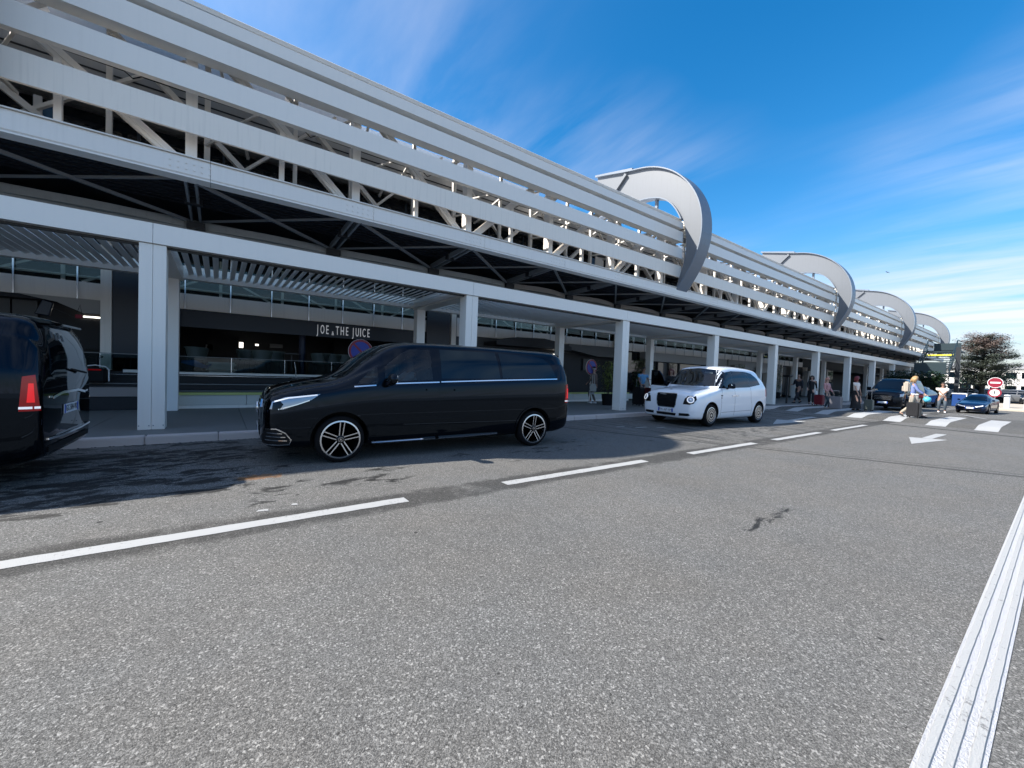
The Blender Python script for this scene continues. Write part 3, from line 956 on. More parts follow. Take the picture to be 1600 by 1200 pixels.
# white pylons with navy infill, one pair per fin module
for j, x0 in enumerate((-13.4, -2.65, 8.0, 18.7, 29.4, 40.1)):
    z0 = 1.1 if x0 < 10 else 0.13
    MB().box(x0, PY - .25, z0, x0 + .22, PY - .07, 4.9).build('pylon', M['white_panel'], bld)
    MB().box(x0 + .85, PY - .25, z0, x0 + 1.07, PY - .07, 4.9).build('pylon', M['white_panel'], bld)
    if x0 != -2.65:
        MB().box(x0 + .225, PY - .16, 2.35, x0 + .845, PY - .1, 4.85).build('navy_panel', M['navy'], bld)
MB().box(-2.42, PY - .2, 1.45, -1.83, PY - .12, 4.85).build('navy_panel', M['navy'], bld)
MB().box(-1.56, PY - .2, 1.45, -.97, PY - .12, 2.9).build('navy_panel', M['navy'], bld)
MB().box(6.9, PY - .2, 1.3, 7.95, PY - .12, 4.6).build('navy_panel', M['navy'], bld)
MB().box(8.24, PY - .27, 2.9, 8.42, PY - .25, 3.7).build('sign_strip', M['sign_white'], bld)

# shop front: navy sign band with raised lettering
SY = 15.72
MB().box(-1.05, SY, 2.46, 7.6, SY + .07, 2.97).build('sign_band', M['sign_navy'], bld)
MB().box(9.3, SY, 2.56, 18.4, SY + .07, 2.97).build('sign_band', M['shop_grey'], bld)
for ch, cx, sz, dz, xs_l in (('J', 2.80, .45, 0, .40), ('O', 2.955, .45, 0, .38), ('E', 3.115, .45, 0, .44), ('&', 3.30, .20, -.10, .62), ('T', 3.455, .45, 0, .42), ('H', 3.625, .45, 0, .42), ('E', 3.79, .45, 0, .44),
                       ('J', 4.01, .45, 0, .40), ('U', 4.155, .45, 0, .42), ('I', 4.275, .45, 0, .6), ('C', 4.40, .45, 0, .40), ('E', 4.565, .45, 0, .44)):
    mw = Matrix.Translation((cx, SY - .03, 2.705 + dz)) @ FACE_STREET
    text_on('sign_letter', ch, sz, mw, M['letter'], bld, .012, xs_l)
# blue round column on the terrace and back of the shop
def lit_panel(x, y, z, w, h, name='lit_display', m='lit'):
    MB().box(x - w / 2, y, z - h / 2, x + w / 2, y + .03, z + h / 2).build(name, M[m], bld)
MB().lathe([(.11, 1.08), (.11, 2.9)], 16, (2.45, 16.6, 0)).build('column', mat('column_blue', (0.010, 0.022, 0.06), 0.5), bld)
MB().box(-17, 21.0, 0.13, BX1, 21.1, 2.9).build('shop_back_wall', M['dark'], bld)
for (x, z, w, h, m_) in ((-1.35, 2.0, .35, .5, 'shop_grey'), (-.3, 2.0, .2, .22, 'concrete_far'), (.62, 2.16, .12, .22, 'lit'), (.9, 1.72, .12, .10, 'shop_grey'), (1.25, 1.72, .3, .16, 'concrete_far'), (1.5, 1.74, .16, .14, 'lit'), (1.1, 2.2, .1, .07, 'lit'),
                         (1.72, 2.2, .42, .16, 'concrete_far'), (.1, 2.1, .9, .8, 'seat_dark'), (4.2, 2.2, .9, .7, 'seat_dark'), (10.4, 2.3, .8, .6, 'shop_grey'), (11.6, 1.9, .3, .6, 'shop_grey')):
    lit_panel(x * 1.14, 20.0, z, w * 1.15, h, m=m_)
# counters on the terrace
MB().box(.45, 17.6, 1.08, 2.1, 18.2, 1.58).build('counter', M['shop_grey'], bld)
MB().box(2.8, 17.3, 1.08, 4.2, 18.0, 1.54).build('counter', M['shop_grey'], bld)
MB().box(-1.3, 17.4, 1.08, -.75, 18.0, 1.54).build('counter', M['shop_grey'], bld)
# terrace: floor, pale edge, dark stepped front, glass balustrade
MB().box(-17, 15.3, .92, 12.0, 21, 1.07).build('terrace_floor', M['timber_dark'], bld)
MB().box(-.95, 15.26, 1.03, 12.0, 15.296, 1.10).build('terrace_edge', M['white_panel'], bld)
MB().box(-2.15, 15.26, 1.05, -1.3, 15.296, 1.13).build('terrace_edge', M['white_panel'], bld)
MB().box(-17, 15.26, .985, 12.0, 15.29, 1.0).build('terrace_trim', M['alu'], bld)
MB().box(-17, 15.32, .13, 12.0, 15.36, .92).build('terrace_riser', M['timber_dark'], bld)
for k, (y, z) in enumerate(((14.95, .78), (14.6, .60), (14.3, .44))):
    MB().box(-17, y, .13, 12.0, y + .36, z).build('dark_step', M['timber_dark'], bld)
    MB().box(-17, y - .008, z - .035, 12.0, y - .002, z - .012).build('step_nosing', M['brace'], bld)
for k in range(-8, 9):
    x = .3 + 1.45 * k
    if x > 11.9: continue
    MB().box(x + .01, 15.28, 1.12, x + 1.44, 15.29, 1.54).build('balustrade_pane', M['clear_glass'], bld)
    MB().box(x - .012, 15.27, 1.1, x + .006, 15.30, 1.56).build('balustrade_post', M['alu'], bld)
MB().box(-17, 15.275, 1.55, 12, 15.295, 1.568).build('balustrade_rail', M['brace'], bld)
# shop to the left: window, wall panels, light strip
MB().box(-17, 16.6, 1.1, -2.7, 16.7, 2.95).build('shop_wall', M['timber_dark'], bld)
MB().box(-3.95, 16.5, 1.65, -2.7, 16.56, 2.5).build('shop_window', M['dark'], bld)
MB().box(-3.25, 16.46, 2.56, -2.72, 16.5, 2.60).build('light_strip', M['lit'], bld)
for a, b_ in ((-4.9, -4.48), (-4.44, -4.0)):
    MB().box(a, 16.4, 2.35, b_, 16.46, 3.0).build('wall_panel', M['shop_grey'], bld)
MB().box(-8, 16.3, 2.62, -4.95, 16.36, 2.74).build('wall_rail', M['white_panel'], bld)
MB().box(-8, 16.3, 2.85, -4.95, 16.36, 2.95).build('wall_rail', M['concrete_far'], bld)
MB().prism([(-4.2, 3.0), (-2.65, 3.0), (-2.65, 2.62), (-3.0, 2.62), (-3.5, 2.86)], 15.7, 15.78, 'y').build('curved_bracket', M['concrete_far'], bld)

# ground floor further along
MB().box(12, 20.0, .1, BX1, 20.2, 3.0).build('shop_back_wall', M['dark'], bld)
# grey shopfront with rounded awning
aw = [(9.7, 2.78), (10.8, 3.02), (12.4, 3.08), (13.6, 2.95), (14.2, 2.80)]
MB().prism([(p[0], p[1]) for p in aw] + [(14.2, 2.62), (9.7, 2.62)], 14.6, 15.6, 'y').build('awning', M['dark'], bld)
MB().box(11.6, 15.6, .13, 18.6, 15.68, 2.55).build('shop_window', M['dark'], bld)
MB().prism([(14.3, 2.98), (19.0, 3.04), (19.0, 2.45), (16.4, 2.45), (14.3, 2.72)], 14.9, 15.5, 'y').build('awning', M['shop_grey'], bld)
for (x, z, w, h, m_) in ((13.2, 1.9, .5, .22, 'concrete_far'), (13.25, 2.25, .35, .2, 'shop_grey'), (14.1, 1.95, .8, .4, 'shop_grey'), (16.2, 2.0, .42, .62, 'shop_grey'), (17.0, 1.95, .12, .22, 'concrete_far'), (13.9, 2.35, .16, .2, 'lit'), (13.55, 2.2, .08, .2, 'lit')):
    MB().box(x - w / 2, 15.5, z - h / 2, x + w / 2, 15.56, z + h / 2).build('window_display', M[m_], bld)
for x in (19.5, 22.5, 25.5, 28.5):
    MB().box(x, 15.7, .13, x + 2.9, 15.75, 2.9).build('shop_window', M['black_glass'], bld)
    MB().box(x - .1, 15.62, .13, x, 15.8, 2.95).build('pylon', M['shop_grey'], bld)
MB().box(21, 15.2, 2.45, 31, 15.6, 2.98).build('fascia', M['concrete_far'], bld)
for k in range(4):
    MB().box(32 + 1.15 * k, 15.9, 3.05, 33.1 + 1.15 * k, 15.95, 3.64).build('blue_window', M['mirror_glass'], bld)
MB().box(31.5, 15.3, 2.3, 41, 15.7, 3.0).build('fascia', M['concrete_far'], bld)
for k in range(4):
    MB().box(34.1 + 1.2 * k, 14.5, 4.9, 35.25 + 1.2 * k, 14.55, 5.5).build('blue_window', M['mirror_glass'], bld)
for x in (33, 36, 39, 42, 45, 48, 51, 54):
    MB().box(x, 15.85, .13, x + 2.9, 15.9, 2.3 if x < 40 else 2.9).build('shop_window', M['black_glass'], bld)
    MB().box(x - .14, 15.5, .13, x, 15.9, 3.0).build('pylon', M['white_panel'], bld)
for x in (31.2, 35.4, 46.0):     # cranked pale portal frames
    MB().prism([(x, .13), (x + .45, .13), (x + .75, 2.1), (x + 2.9, 2.25), (x + 2.9, 2.6), (x + .5, 2.6)], 14.9, 15.2, 'y').build('portal_frame', M['concrete_far'], bld)

# ------------------------------------------------------------------ canopy over the pavement
can = empty('pavement_canopy', (30, 11.5, .13), 'white steel louvred canopy on square columns over the pavement', 'canopy')
CB = 6.72
cx0 = -1.01
F0, F1 = 9.86, 13.75
cols = [cx0 + CB * k for k in range(-2, 11)]
for i, x in enumerate(cols):
    if i < len(cols) - 1:
        seam = MB().box(x + .004, F0, 3.54, x + CB - .004, F0 + .03, 3.90)
        seam.box(x + .004, F0 + .03, 3.54, x + CB - .004, F0 + .16, 3.56)
        seam.build('fascia_panel', M['canopy_white'], can)
        MB().box(x, F1 - .12, 3.57, x + CB, F1 + .10, 3.90).build('rear_gutter', M['blade'], can)
        MB().box(x, F0 + .16, 3.50, x + CB, F0 + .22, 3.60).build('edge_channel', M['dark_metal'], can)
    mb = MB()
    mb.box(x - .19, 9.89, .132, x - .002, 10.26, 3.53)
    mb.box(x + .002, 9.89, .132, x + .19, 10.26, 3.53)
    mb.build('column', M['canopy_white'], can, bevel=.006)
    mb = MB()
    for s in (-.17, -.03, .03, .17):
        mb.box(x + s - .008, 9.878, .2, x + s + .008, 9.889, .216)
    mb.build('base_rivets', M['brace'], can)['kind'] = 'stuff'
    mb = MB()
    mb.box(x - .15, 13.42, .132, x + .15, 13.72, 3.565)
    mb.build('column', M['blade'], can, bevel=.006)
    MB().box(x - .22, F0 + .165, 3.50, x + .22, F1 - .125, 3.84).build('cross_beam', M['canopy_white'], can)
    MB().box(x - .30, F0 + .17, 3.55, x - .225, F1 - .13, 3.62).build('beam_flange', M['blade'], can)
# pivoting blades
def blade_mesh():
    mb = MB()
    c_, s_ = math.cos(rad(-26)), math.sin(rad(-26))
    w, t = .105, .035
    pr = []
    for a, b_ in ((-w / 2, -t / 2), (w / 2, -t / 2), (w / 2, t / 2), (-w / 2, t / 2)):
        pr.append((a * c_ + b_ * s_, -a * s_ + b_ * c_))
    vs = [(p[0], F0 + .2, p[1]) for p in pr] + [(p[0], F1 - .11, p[1]) for p in pr]
    mb.add(vs, [(0, 1, 2, 3)[::-1], (4, 5, 6, 7), (0, 1, 5, 4), (1, 2, 6, 5), (2, 3, 7, 6), (3, 0, 4, 7)])
    return mb.mesh('blade')
bme = blade_mesh()
bme.materials.append(M['blade'])
per = 35
nb = 0
rest = MB()
order = sorted(range(len(cols) - 1), key=lambda i: abs(cols[i] - 1))
for i in order:
    for k in range(per):
        x = cols[i] + .38 + k * (CB - .72) / (per - 1)
        if nb < 290:
            o = bpy.data.objects.new('canopy_blade', bme)
            COL.objects.link(o)
            o.parent = can
            o.location = Vector((x, 0, 3.70)) - wloc(can)
            nb += 1
        else:
            vs = [(v.co.x + x, v.co.y, v.co.z + 3.70) for v in bme.vertices]
            rest.add(vs, [tuple(p.vertices) for p in bme.polygons])
rest.build('canopy_blades_far', M['blade'], can)['kind'] = 'stuff'

# low wall / bench behind the pavement
bench = empty('planter_wall', (5, 14.1, .13), 'long low pale wall with a lime green top behind the pavement', 'low wall')
x = -1.0
while x < 18:
    MB().box(x, 13.98, .22, x + 1.64, 14.28, .50).build('wall_panel', M['bench'], bench, bevel=.004)
    x += 1.65
MB().box(-1.0, 13.97, .131, 18.0, 14.28, .215).build('plinth', M['white_panel'], bench)
MB().box(-1.0, 13.94, .505, 18.0, 14.29, .565).build('top_board', M['lime'], bench)
step = empty('timber_step', (-6, 14.1, .13), 'weathered timber beam step left of the thick white column', 'step')
MB().box(-16, 14.0, .13, -1.35, 14.28, .46).build('base', M['timber_dark'], step)
MB().box(-16, 13.96, .47, -1.35, 14.28, .70).build('beam', M['timber'], step)

# ------------------------------------------------------------------ vehicles
def pchip(xs, ys, q):
    xs, ys, q = np.array(xs, float), np.array(ys, float), np.array(q, float)
    h = np.diff(xs); d = np.diff(ys) / h
    m = np.zeros(len(xs))
    m[0], m[-1] = d[0], d[-1]
    for i in range(1, len(xs) - 1):
        if d[i - 1] * d[i] > 0:
            w1, w2 = 2 * h[i] + h[i - 1], h[i] + 2 * h[i - 1]
            m[i] = (w1 + w2) / (w1 / d[i - 1] + w2 / d[i])
    k = np.clip(np.searchsorted(xs, q) - 1, 0, len(xs) - 2)
    t = (q - xs[k]) / h[k]
    return (ys[k] * (1 + 2 * t) * (1 - t) ** 2 + h[k] * m[k] * t * (1 - t) ** 2 + ys[k + 1] * t * t * (3 - 2 * t) + h[k] * m[k + 1] * t * t * (t - 1))

def half_section(w, zb, zbelt, wr, zr, crown):
    k = min(1.0, max(0.0, (zr - zbelt) / 0.4))
    pts = [(0, zb), (w - .24, zb), (w - .05, zb + .02), (w - .012, zb + .20), (w, zb + .5 * (zbelt - zb)), (w - .012, zbelt - .10),
           (w - .035, zbelt), (w - .035 + (wr - w + .035) * (.55 if k > .3 else .4), zbelt + .52 * (zr - zbelt)),
           (wr, zr - .17 * k - .012), (wr - .05 - .02 * k, zr - .045 * k), (wr - .20, zr + .002), (wr * .5, zr + crown * .75), (0, zr + crown)]
    for _ in range(2):
        o = [pts[0]]
        for a, b_ in zip(pts[:-1], pts[1:]):
            o += [(a[0] * .75 + b_[0] * .25, a[1] * .75 + b_[1] * .25), (a[0] * .25 + b_[0] * .75, a[1] * .25 + b_[1] * .75)]
        pts = o + [pts[-1]]
    return pts

def loft(st, nx=80, inset=0.0, xr=None, extra=None):
    """st rows: x, w, zb, zbelt, wr, zr, crown. Returns closed mesh data along x."""
    st = np.array(st, float)
    x0, x1 = (st[0, 0], st[-1, 0]) if xr is None else xr
    q = sorted(set(list(np.linspace(x0, x1, nx)) + [v for v in st[:, 0] if x0 <= v <= x1]))
    q = [v for i, v in enumerate(q) if i == 0 or v - q[i - 1] > 0.004]
    cols_ = [pchip(st[:, 0], st[:, c], q) for c in range(1, 7)]
    mb = MB()
    vs = []
    n = None
    for i, x in enumerate(q):
        w, zb, zl, wr, zr, cr = [c[i] for c in cols_]
        hs_ = half_section(w - inset, zb + inset * 1.2, zl, wr - inset, zr - inset, cr)
        ring = [(x, p[0], p[1]) for p in hs_] + [(x, -p[0], p[1]) for p in hs_[-2:0:-1]]
        n = len(ring)
        vs += ring
    fs = []
    for i in range(len(q) - 1):
        for k in range(n):
            fs.append((i * n + k, (i + 1) * n + k, (i + 1) * n + (k + 1) % n, i * n + (k + 1) % n))
    c0 = np.mean(np.array(vs[:n]), axis=0)
    c1 = np.mean(np.array(vs[-n:]), axis=0)
    vs += [tuple(c0), tuple(c1)]
    L = len(vs)
    for k in range(n):
        fs.append((L - 2, k, (k + 1) % n))
        fs.append((L - 1, (len(q) - 1) * n + (k + 1) % n, (len(q) - 1) * n + k))
    return mb.add(vs, fs)

class Car:
    def __init__(s, st, root, paint, nx=90):
        s.st, s.root, s.paint = st, root, paint
        mb = loft(st, nx)
        s.me = mb.mesh('body')
        bm = bmesh.new()
        bm.from_mesh(s.me)
        s.bvh = BVHTree.FromBMesh(bm)
        bm.free()
        s.cut = MB()
    def arch(s, x, z, r, w, depth=.34, extra=0.0):
        for sg in (-1, 1):
            a, b_ = sg * (w - depth), sg * (w + .25)
            s.cut.lathe([(r, a), (r, b_)] if a < b_ else [(r, b_), (r, a)], 36, (x, 0, z), 'y')
    def finish(s, cavity=None, holes=(), name='body', use_self=False):
        me = s.me
        o = bpy.data.objects.new(name, me)
        COL.objects.link(o)
        tmp = []
        def boolean(mesh):
            c = bpy.data.objects.new('c', mesh)
            COL.objects.link(c)
            md = o.modifiers.new('b', 'BOOLEAN')
            md.operation = 'DIFFERENCE'
            md.object = c
            md.solver = 'EXACT'
            md.use_self = use_self
            tmp.append(c)
        if s.cut.v: boolean(s.cut.mesh())
        if cavity is not None: boolean(cavity.mesh())
        for h in holes: boolean(h.mesh())
        dg = bpy.context.evaluated_depsgraph_get()
        nm = bpy.data.meshes.new_from_object(o.evaluated_get(dg))
        bpy.data.objects.remove(o)
        for c in tmp: bpy.data.objects.remove(c)
        nm.materials.clear()
        nm.materials.append(s.paint)
        nm.materials.append(M['plastic'])
        for p in nm.polygons:
            r = s.bvh.find_nearest(p.center)
            far = r[3] > 0.012
            p.material_index = 1 if far or (p.normal.z < -0.9 and p.center.z < .5) else 0
            p.use_smooth = not far
        try:
            nm.set_sharp_from_angle(angle=rad(38))
        except Exception:
            pass
        ob = bpy.data.objects.new(name, nm)
        COL.objects.link(ob)
        ob.parent = s.root
        s.body = ob
        return ob
    def patch(s, poly, axis, m, name, off=.004, mirror=False, step=.05, th=.008, parent=None, flat=False):
        """a panel that follows the body: poly is (x,z) for 'L' (street side, -y) or 'R' (+y), (y,z) for 'F' and 'B', (x,y) for 'T'"""
        pts = []
        for i, a in enumerate(poly):
            b_ = poly[(i + 1) % len(poly)]
            d = math.hypot(b_[0] - a[0], b_[1] - a[1])
            n = max(1, int(d / step))
            for k in range(n):
                pts.append(Vector((a[0] + (b_[0] - a[0]) * k / n, a[1] + (b_[1] - a[1]) * k / n)))
        nb_ = len(pts)
        x0, x1 = min(p.x for p in pts), max(p.x for p in pts)
        z0, z1 = min(p.y for p in pts), max(p.y for p in pts)
        def inside(x, z):
            c = False
            for i in range(nb_):
                a, b_ = pts[i], pts[i - 1]
                if (a.y > z) != (b_.y > z) and x < (b_.x - a.x) * (z - a.y) / (b_.y - a.y) + a.x:
                    c = not c
            return c
        allp = list(pts)
        x = x0 + step * .5
        while x < x1:
            z = z0 + step * .5
            while z < z1:
                if inside(x, z) and min((p - Vector((x, z))).length for p in pts) > step * .35:
                    allp.append(Vector((x, z)))
                z += step
            x += step
        r = geometry.delaunay_2d_cdt(allp, [(i, (i + 1) % nb_) for i in range(nb_)], [], 1, 1e-5)
        vs2, fs2 = r[0], r[2]
        edges_b = set()
        out_v, out_n = [], []
        last = None
        for v in vs2:
            if axis in 'LR':
                sg = -1 if axis == 'L' else 1
                og, dr = Vector((v.x, 4 * sg, v.y)), Vector((0, -sg, 0))
            elif axis == 'F':
                og, dr = Vector((-3, v.x, v.y)), Vector((1, 0, 0))
            elif axis == 'B':
                og, dr = Vector((12, v.x, v.y)), Vector((-1, 0, 0))
            else:
                og, dr = Vector((v.x, v.y, 5)), Vector((0, 0, -1))
            h = s.bvh.ray_cast(og, dr)
            if h[0] is None:
                out_v.append(last[0] if last else og * 0)
                out_n.append(last[1] if last else -dr)
            else:
                nn = h[1] if h[1].dot(dr) < 0 else -h[1]
                last = (h[0], nn)
                out_v.append(h[0]); out_n.append(nn)
        # smooth normals a little by mixing with ray axis
        cnt = {}
        for f in fs2:
            for a, b_ in zip(f, list(f[1:]) + [f[0]]):
                cnt[(min(a, b_), max(a, b_))] = cnt.get((min(a, b_), max(a, b_)), 0) + 1
        V = [tuple(p + n * off) for p, n in zip(out_v, out_n)] + [tuple(p + n * (off - th)) for p, n in zip(out_v, out_n)]
        nV = len(out_v)
        F = [tuple(f) for f in fs2]
        for (a, b_), c in cnt.items():
            if c == 1:
                F.append((a, b_, nV + b_, nV + a))
        res = []
        for mir in ((False, True) if mirror else (False,)):
            mb = MB()
            mb.add([(p[0], -p[1], p[2]) for p in V] if mir else V, F)
            me = mb.mesh(name)
            o = link(name, me, m, parent or s.root)
            for p in me.polygons: p.use_smooth = True
            try: me.set_sharp_from_angle(angle=rad(40))
            except Exception: pass
            res.append(o)
        return res[0] if not mirror else res
    def stroke(s, line, axis, wd, m, name, off=.003, mirror=False, th=.006, closed=False, parent=None):
        """thin strip along a polyline on the body"""
        L = [Vector(p) for p in line]
        if closed: L.append(L[0])
        a_, b_ = [], []
        for i, p in enumerate(L):
            d = (L[min(i + 1, len(L) - 1)] - L[max(i - 1, 0)])
            if closed and i in (0, len(L) - 1): d = L[1] - L[-2]
            d.normalize()
            n = Vector((-d.y, d.x)) * wd / 2
            a_.append(p + n); b_.append(p - n)
        # densify
        def dens(Q):
            o = []
            for u, v in zip(Q[:-1], Q[1:]):
                n = max(1, int((v - u).length / .05))
                for k in range(n): o.append(u + (v - u) * k / n)
            return o + [Q[-1]]
        n_ = []
        A, B = [], []
        for i in range(len(a_) - 1):
            n = max(1, int((L[i + 1] - L[i]).length / .05))
            for k in range(n):
                A.append(a_[i] + (a_[i + 1] - a_[i]) * k / n); B.append(b_[i] + (b_[i + 1] - b_[i]) * k / n)
        A.append(a_[-1]); B.append(b_[-1])
        def hit(v):
            if axis in 'LR':
                sg = -1 if axis == 'L' else 1
                og, dr = Vector((v.x, 4 * sg, v.y)), Vector((0, -sg, 0))
            elif axis == 'F': og, dr = Vector((-3, v.x, v.y)), Vector((1, 0, 0))
            elif axis == 'B': og, dr = Vector((12, v.x, v.y)), Vector((-1, 0, 0))
            else: og, dr = Vector((v.x, v.y, 5)), Vector((0, 0, -1))
            h = s.bvh.ray_cast(og, dr)
            if h[0] is None: return None
            nn = h[1] if h[1].dot(dr) < 0 else -h[1]
            return h[0], nn
        V, F = [], []
        ok = []
        for p, q in zip(A, B):
            hp, hq = hit(p), hit(q)
            if hp is None or hq is None: continue
            V += [hp[0] + hp[1] * off, hq[0] + hq[1] * off, hq[0] + hq[1] * (off - th), hp[0] + hp[1] * (off - th)]
        n = len(V) // 4
        for k in range(n - 1):
            for e in range(4):
                F.append((4 * k + e, 4 * k + (e + 1) % 4, 4 * k + 4 + (e + 1) % 4, 4 * k + 4 + e))
        if n < 2: return None
        F += [(0, 1, 2, 3), (4 * n - 4, 4 * n - 3, 4 * n - 2, 4 * n - 1)]
        V = [tuple(v) for v in V]
        out = []
        for mir in ((False, True) if mirror else (False,)):
            out.append(MB().add([(p[0], -p[1], p[2]) for p in V] if mir else V, F).build(name, m, parent or s.root))
        return out

def hole(poly, axis, a0, a1):
    return MB().prism(poly, a0, a1, axis)

def wheel(root, x, y, z, r, side, style, w=.23):
    """side -1: street side (-y) face outwards"""
    wr = empty('wheel', (x, y, z), parent=root)
    rr = r * (.80 if style == 'van' else .70)
    s = side
    def bl(mb, name, m, smooth=True):
        me = mb.mesh(name)
        if s > 0:
            me.transform(Matrix.Diagonal((1, -1, 1, 1)))
            me.flip_normals()
        o = link(name, me, m, None, False)
        o.parent = wr
        for p in me.polygons: p.use_smooth = smooth
        try: me.set_sharp_from_angle(angle=rad(35))
        except Exception: pass
        return o
    # tyre, outer face at local y = 0 and body towards +y
    mb = MB().lathe([(rr, .01), (rr + .012, -.004), (r - .05, -.008), (r - .018, .006), (r - .002, .03), (r, .06), (r, w - .05), (r - .02, w - .01), (rr, w)], 48, (0, 0, 0), 'y', False)
    bl(mb, 'tyre', M['tyre'])
    mb = MB().lathe([(rr + .002, .008), (rr + .004, -.006), (rr - .016, -.009), (rr - .020, .004), (rr - .03, .07), (rr - .03, .16)], 48, (0, 0, 0), 'y', False)
    if style == 'van':
        bl(mb, 'rim', M['alu'])
        mb = MB().lathe([(rr - .03, .085), (.0, .085), (0, .09), (rr - .03, .09)], 32, (0, 0, 0), 'y')
        bl(mb, 'brake_disc', M['rim_dark'])
        for k in range(5):
            a = 2 * PI * k / 5 + rad(85)
            sp = MB()
            for t in (-1, 1):
                a0, a1 = a + t * .42, a + t * .115
                p = Vector((math.cos(a0) * .055, .012, math.sin(a0) * .055))
                q = Vector((math.cos(a1) * (rr - .012), -.002, math.sin(a1) * (rr - .012)))
                sp.bar(p, q, .015, .016, (0, 1, 0))
            bl(sp, 'spoke', M['alu'], False)
        hb = MB().lathe([(.058, .03), (.058, .0), (.045, -.008), (.0, -.010)], 24, (0, 0, 0), 'y')
        h = bl(hb, 'hub', M['rim_dark'])
        st_ = MB()
        for k in range(3):
            a = PI / 2 + 2 * PI * k / 3
            st_.add([(math.cos(a) * .03, -.013, math.sin(a) * .03), (math.cos(a + 1.05) * .006, -.013, math.sin(a + 1.05) * .006), (math.cos(a - 1.05) * .006, -.013, math.sin(a - 1.05) * .006), (0, -.0135, 0)], [(0, 1, 3), (0, 3, 2)])
        st_.lathe([(.036, -.011), (.036, -.014), (.032, -.014), (.032, -.011)], 24, (0, 0, 0), 'y', False)
        bl(st_, 'hub_star', M['chrome'], False)
    elif style == 'taxi':
        bl(mb, 'rim', M['alu'])
        d = MB().lathe([(rr - .02, .02), (rr - .045, .004), (rr * .62, .0), (rr * .60, .012), (rr * .40, .012), (rr * .38, -.004), (rr * .22, -.006), (rr * .20, .004), (0, .004)], 40, (0, 0, 0), 'y')
        bl(d, 'wheel_disc', M['rim_dark'])
        for r0, r1 in ((.155, .185), (.085, .125), (.0, .04)):
            bl(MB().lathe([(r1, -.001), (r1, -.008), (r0 + .001, -.008), (r0 + .001, -.001)], 40, (0, 0, 0), 'y', False), 'disc_ring', M['alu'])
    else:
        bl(mb, 'rim', M['rim_dark'])
        bl(MB().lathe([(rr - .03, .06), (0, .05)], 24, (0, 0, 0), 'y'), 'brake_disc', M['rim_dark'])
        sp = MB()
        for k in range(10):
            a = 2 * PI * k / 10
            sp.bar((math.cos(a) * .03, .01, math.sin(a) * .03), (math.cos(a) * (rr - .02), .005, math.sin(a) * (rr - .02)), .02, .02, (0, 1, 0))
        bl(sp, 'spokes', M['alu'] if style == 'sport' else M['rim_dark'], False)
    return wr

def plate(root, mw, txt, name='number_plate'):
    me = MB().box(-.26, -.055, -.006, .26, .055, .0).mesh('p')
    me.transform(mw)
    o = link(name, me, M['plate'], root)
    for sx in (-.235, .235):
        me = MB().box(sx - .023, -.053, .001, sx + .023, .053, .002).mesh('p')
        me.transform(mw)
        link('plate_band', me, M['plate_blue'], o).location = (0, 0, 0)
    me = text_mesh(txt, .105, .0005, .82)
    me.transform(mw @ Matrix.Translation((0, 0, .0025)))
    link('plate_text', me, M['ink'], o)
    return o

# --- large van
L_ = 5.45
def van_stations():
    #       x     w    zb    zbelt  wr    zr   crown
    return [(0.00, .62, .34, .70, .50, .78, .02),
            (0.03, .76, .29, .78, .64, .93, .02),
            (0.10, .87, .25, .88, .76, 1.03, .025),
            (0.25, .945, .23, .96, .80, 1.085, .03),
            (0.50, .975, .23, 1.02, .81, 1.14, .035),
            (0.85, .985, .23, 1.08, .82, 1.205, .04),
            (1.05, .985, .23, 1.12, .83, 1.28, .045),
            (1.40, .985, .23, 1.17, .82, 1.55, .045),
            (1.70, .985, .23, 1.19, .815, 1.745, .04),
            (1.95, .985, .23, 1.20, .81, 1.83, .035),
            (2.30, .985, .23, 1.21, .81, 1.865, .03),
            (3.20, .985, .23, 1.25, .81, 1.875, .03),
            (4.40, .985, .23, 1.30, .805, 1.865, .03),
            (5.05, .980, .24, 1.32, .80, 1.858, .03),
            (5.22, .970, .26, 1.33, .79, 1.845, .03),
            (5.32, .955, .28, 1.33, .77, 1.80, .03),
            (5.39, .930, .30, 1.31, .745, 1.70, .03),
            (5.43, .900, .32, 1.25, .715, 1.55, .03),
            (5.45, .85, .36, 1.10, .66, 1.36, .03)]

